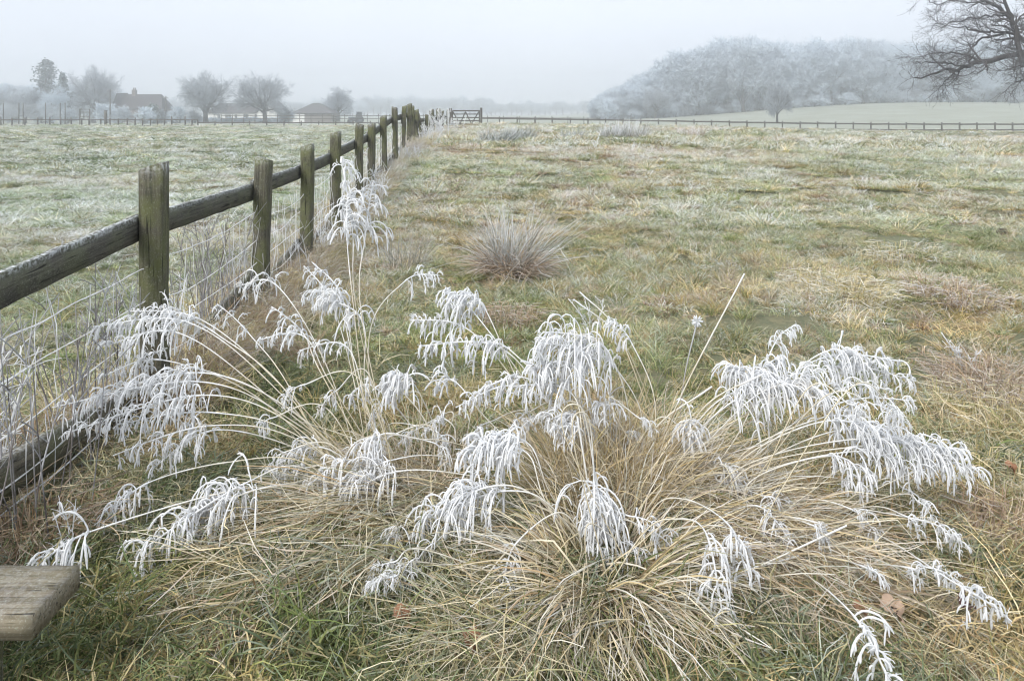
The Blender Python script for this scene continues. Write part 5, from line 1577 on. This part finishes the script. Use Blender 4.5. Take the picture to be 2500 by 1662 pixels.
def window(o, x, y, z, w, h):
    f = obj('window', box_me('window', x - w / 2 - 0.08, x + w / 2 + 0.08, y - 0.05, y - 0.005, z - 0.08, z + h + 0.08, M_frame), o)
    obj('pane', box_me('pane', x - w / 2, x - 0.03, y - 0.065, y - 0.052, z, z + h, M_glass), f)
    obj('pane', box_me('pane', x + 0.03, x + w / 2, y - 0.065, y - 0.052, z, z + h, M_glass), f)

# cottage with chimney
dC = 165.0
xc0, xc1 = sx(290, dC), sx(396, dC)
zc = float(terr_base(xc0, dC))
cot = thing('cottage', 'brown cottage with steep tiled roof and chimney among rimed bushes', 'house', (xc0, dC, zc))
wC = xc1 - xc0
obj('wall', box_me('wall', 0, wC, 0, 6, -0.3, 3.1, M_brick), cot)
rf = prism_roof(cot, 'roof', 0.3, wC - 0.3, 0, 6, 3.05, 6.4, 0.2, 1.6, M_roof)
ch = obj('chimney', box_me('chimney', 1.6, 2.4, 2.5, 3.4, 5.2, 7.4, M_brick), rf)
for cx_ in (1.82, 2.2):
    V, Q = box_arrays(0.22, 0.22, 0.5, 1)
    obj('chimney_pot', mesh('chimney_pot', V + np.array([cx_, 2.95, 7.38]), Q, M_brick), cot)
for wx in (1.6, 4.0, 6.6, 8.6):
    window(cot, wx, 0, 1.0, 0.9, 1.0)
obj('gable', solid('gable', [(-1.9, 1.2, -0.3), (-1.9, 4.8, -0.3), (-1.9, 4.8, 3.6), (-1.9, 3.0, 6.2), (-1.9, 1.2, 3.6), (0.4, 1.2, -0.3), (0.4, 4.8, -0.3), (0.4, 4.8, 3.6), (0.4, 3.0, 6.2), (0.4, 1.2, 3.6)],
    [(0, 1, 2, 3, 4), (9, 8, 7, 6, 5), (0, 4, 9, 5), (1, 6, 7, 2), (4, 3, 8, 9), (3, 2, 7, 8)], M_brick), cot)
V = [(-2.1, 0.9, 3.5), (0.5, 0.9, 3.5), (0.5, 3.0, 6.5), (-2.1, 3.0, 6.5), (-2.1, 5.1, 3.5), (0.5, 5.1, 3.5)]
V += [(a_, b_, c_ + 0.18) for a_, b_, c_ in V]
obj('gable_roof', solid('gable_roof', V, [(6, 7, 8, 9), (9, 8, 11, 10), (0, 1, 7, 6), (4, 10, 11, 5), (0, 6, 9, 3), (3, 9, 10, 4), (1, 2, 8, 7), (2, 5, 11, 8), (0, 3, 2, 1), (3, 4, 5, 2)], M_roof), cot)

# long white bungalow
dB = 175.0
xb0, xb1 = sx(505, dB), sx(640, dB)
zb = float(terr_base(xb0, dB))
bun = thing('bungalow', 'long low white bungalow with grey tiled roof behind the two oaks', 'house', (xb0, dB, zb))
wB = xb1 - xb0
obj('wall', box_me('wall', 0, wB, 0, 7, -0.3, 2.2, M_wall), bun)
prism_roof(bun, 'roof', 0, wB, 0, 7, 2.1, 4.5, 2.0, 0.2, M_roof)
for wx in np.array([1450, 1400, 1470, 1510, 1570, 1582, 1640]) / 2.621:
    window(bun, sx(wx, dB) - xb0 if sx(wx, dB) - xb0 > 0.6 else 0.9, 0, 0.75, 0.55, 1.0)
# its cross wing with the white gable
xg0, xg1 = sx(628, dB - 3), sx(676, dB - 3)
V = [(xg0 - xb0, -3, -0.3), (xg1 - xb0, -3, -0.3), (xg1 - xb0, -3, 2.3), ((xg0 + xg1) / 2 - xb0, -3, 4.6), (xg0 - xb0, -3, 2.3)]
V += [(a_, 6, c_) for a_, b_, c_ in V]
obj('wing', solid('wing', V, [(0, 1, 2, 3, 4), (9, 8, 7, 6, 5), (0, 5, 6, 1), (1, 6, 7, 2), (4, 9, 5, 0)], M_wall), bun)
xm = (xg0 + xg1) / 2 - xb0; e = 0.4
V = [(xg0 - xb0 - e, -3.3, 2.1), (xm, -3.3, 4.75), (xg1 - xb0 + e, -3.3, 2.1), (xg0 - xb0 - e, 6.3, 2.1), (xm, 6.3, 4.75), (xg1 - xb0 + e, 6.3, 2.1)]
V += [(a_, b_, c_ + 0.22) for a_, b_, c_ in V]
obj('wing_roof', solid('wing_roof', V, [(6, 7, 10, 9), (7, 8, 11, 10), (0, 6, 9, 3), (2, 5, 11, 8), (0, 1, 7, 6), (1, 2, 8, 7), (3, 9, 10, 4), (4, 10, 11, 5), (0, 3, 4, 1), (1, 4, 5, 2)], M_roof), bun)
xq = sx(607, dB + 4) - xb0
prism_roof(bun, 'back_roof', xq - 1.0, xq + 6.5, 7.2, 13, 2.1, 5.6, 2.6, 2.6, M_roof)
obj('back_wall', box_me('back_wall', xq - 1.0, xq + 6.5, 7.2, 13, -0.3, 2.2, M_wall), bun)

# hipped barn
dR = 172.0
xr0, xr1 = sx(712, dR), sx(812, dR)
zr_ = float(terr_base(xr0, dR))
barn = thing('barn', 'low dark barn with broad hipped roof left of the small rimed tree', 'barn', (xr0, dR, zr_))
wR = xr1 - xr0
obj('wall', box_me('wall', 0.3, wR - 0.3, 0, 9, -0.3, 2.1, M_barnwall), barn)
obj('white_bay', box_me('white_bay', 0.35, 3.0, -0.12, -0.004, -0.2, 1.9, M_wall), barn)
prism_roof(barn, 'roof', 0.2, wR - 0.2, 0, 9, 2.05, 4.5, 3.9, 4.3, M_barnroof)

# utility poles
M_pole = plain('pole_wood', (0.08, 0.07, 0.06), 0.9, 0.2, 4)
def pole(label, px, d, h):
    x = sx(px, d); z = float(terr_base(x, d))
    o = thing('utility_pole', label, 'utility pole', (x, d, z), 0.0, 'utility poles by the cottage')
    b = Buf(); tubes(b, np.array([[[0, 0, -0.3], [0, 0, h * 0.5], [0, 0, h]]]), np.array([[0.15, 0.13, 0.1]]), 8, None)
    obj('shaft', b.build('shaft', M_pole, True, False), o)
    obj('cross_arm', box_me('cross_arm', -0.55, 0.55, -0.16, -0.105, h - 0.5, h - 0.36, M_pole), o)
    for q in (-0.45, 0.45):
        V, Q = box_arrays(0.09, 0.09, 0.16, 1)
        obj('insulator', mesh('insulator', V + np.array([q, -0.13, h - 0.36]), Q, M_frame), o)
pole('utility pole between the large rimed tree and the cottage gable', 269, 150, 7.0)
pole('utility pole right of the cottage roof', 405, 150, 5.6)

# tractor parked by the barn
M_trac = plain('tractor_paint', (0.10, 0.11, 0.13), 0.6, 0.2, 4)
M_tyre = plain('tyre_rubber', (0.025, 0.025, 0.027), 0.9, 0.2, 6)
dT = 150.0; xt = sx(870, dT); zt = float(terr_base(xt, dT))
trac = thing('tractor', 'dark tractor parked on the pasture right of the barn', 'tractor', (xt, dT, zt), R(25))
obj('bonnet', box_me('bonnet', -1.55, 0.0, -0.36, 0.36, 0.75, 1.35, M_trac), trac)
obj('chassis', box_me('chassis', -1.6, 0.9, -0.28, 0.28, 0.5, 0.747, M_tyre), trac)
cb = obj('cab', solid('cab', [(0.02, -0.6, 0.9), (1.05, -0.6, 0.9), (1.05, 0.6, 0.9), (0.02, 0.6, 0.9), (0.15, -0.52, 2.25), (0.98, -0.52, 2.25), (0.98, 0.52, 2.25), (0.15, 0.52, 2.25)], BOXF, M_glass), trac)
obj('cab_roof', box_me('cab_roof', 0.05, 1.1, -0.65, 0.65, 2.253, 2.38, M_trac), cb)
obj('exhaust', box_me('exhaust', -0.75, -0.67, -0.04, 0.04, 1.352, 2.1, M_tyre), trac)
def wheel(x, y, r, w):
    n = 24; V, F = [], []
    prof = [(r * 0.45, -w / 2), (r * 0.93, -w / 2), (r, -w * 0.32), (r, w * 0.32), (r * 0.93, w / 2), (r * 0.45, w / 2)]
    for i in range(n):
        a_ = i / n * 2 * math.pi
        for (q, yy_) in prof:
            qq = q * (1.03 if (i % 2 and q == r) else 1)
            V.append((qq * math.cos(a_), yy_, qq * math.sin(a_)))
    k = len(prof)
    for i in range(n):
        for j in range(k - 1):
            F.append((i * k + j, ((i + 1) % n) * k + j, ((i + 1) % n) * k + j + 1, i * k + j + 1))
    t = obj('wheel', solid('wheel', V, F, M_tyre), trac); t.location = (x, y, r)
    V2, F2 = [], []
    for s_ in (-1, 1):
        for i in range(n): V2.append((r * 0.47 * math.cos(i / n * 6.2832), s_ * w * 0.3, r * 0.47 * math.sin(i / n * 6.2832)))
    F2 = [tuple(range(n - 1, -1, -1)), tuple(range(n, 2 * n))] + [(i, (i + 1) % n, n + (i + 1) % n, n + i) for i in range(n)]
    obj('rim', solid('rim', V2, F2, M_trac), t)
wheel(0.55, -0.78, 0.78, 0.42); wheel(0.55, 0.78, 0.78, 0.42); wheel(-1.2, -0.68, 0.48, 0.3); wheel(-1.2, 0.68, 0.48, 0.3)

# tall netting of a court at the left edge
dN = 95.0
M_net = plain('grey_netting', (0.34, 0.37, 0.40), 0.8, 0.1, 2)
netx = [sx(v, dN) for v in (-40, 8, 46, 56.5, 111, 147, 159)]
zN = float(terr_base(netx[2], dN))
net = thing('court_netting', 'tall pale netting screen on slim dark posts at the left edge', 'netting', (netx[0], dN, zN))
for x in netx[1:]:
    V, Q = box_arrays(0.09, 0.09, 2.9, 1)
    pq = obj('post', mesh('post', V, Q, M_farwood), net); pq.location = (x - netx[0], 0, -0.1)
for (x0, x1) in [(netx[0], netx[1]), (netx[1], netx[3]), (netx[3], netx[4]), (netx[4], netx[5])]:
    b = Buf()
    ns = int((x1 - x0) / 0.11); xs_ = np.linspace(x0, x1, ns) - netx[0]
    p = np.stack([np.stack([xs_, np.full(ns, 0.06), np.full(ns, 0.95)], 1), np.stack([xs_, np.full(ns, 0.06), np.full(ns, 2.6)], 1)], 1)
    tubes(b, p, np.full((ns, 2), 0.012), 3)
    zs_ = np.linspace(0.95, 2.6, 16)
    p = np.stack([np.stack([np.full(16, x0 - netx[0]), np.full(16, 0.05), zs_], 1), np.stack([np.full(16, x1 - netx[0]), np.full(16, 0.05), zs_], 1)], 1)
    tubes(b, p, np.full((16, 2), 0.012), 3)
    obj('net_panel', b.build('net_panel', M_net, False, False), net)

# timber frame and stout post between netting and cottage
fr_o = thing('timber_hurdle', 'small open timber frame standing behind the close-set fence', 'timber frame', (sx(194, 88), 88, float(terr_base(sx(194, 88), 88))))
fw = sx(218, 88) - sx(194, 88)
obj('upright', box_me('upright', 0, 0.1, -0.05, 0.05, -0.2, 1.95, M_farwood), fr_o)
obj('upright', box_me('upright', fw, fw + 0.1, -0.05, 0.05, -0.2, 1.95, M_farwood), fr_o)
for z in (1.0, 1.5, 1.85):
    obj('crossbar', box_me('crossbar', 0.105, fw - 0.005, -0.03, 0.03, z, z + 0.08, M_farwood), fr_o)
pq = thing('timber_post', 'stout lone timber post right of the small timber frame', 'post', (sx(258, 86), 86, float(terr_base(sx(258, 86), 86))))
V, Q = box_arrays(0.24, 0.24, 1.9, 2); obj('shaft', mesh('shaft', V + np.array([0, 0, -0.2]), Q, M_farwood), pq)
obj('cap', box_me('cap', -0.15, 0.15, -0.15, 0.15, 1.703, 1.76, M_farwood), pq)

# ------------------------------------------------------------------ the mist
M_haze, nt, out = newmat('mist')
pv = N(nt, 'ShaderNodeVolumePrincipled')
pv.inputs['Color'].default_value = (0.96, 0.978, 1.0, 1)
pv.inputs['Density'].default_value = 0.0031
pv.inputs['Anisotropy'].default_value = 0.7
nt.links.new(pv.outputs['Volume'], out.inputs['Volume'])
obj('haze', box_me('haze', -440, 440, -16, 612, -3.2, 30.0, M_haze), kind='stuff', label='thin cold mist over the whole place')
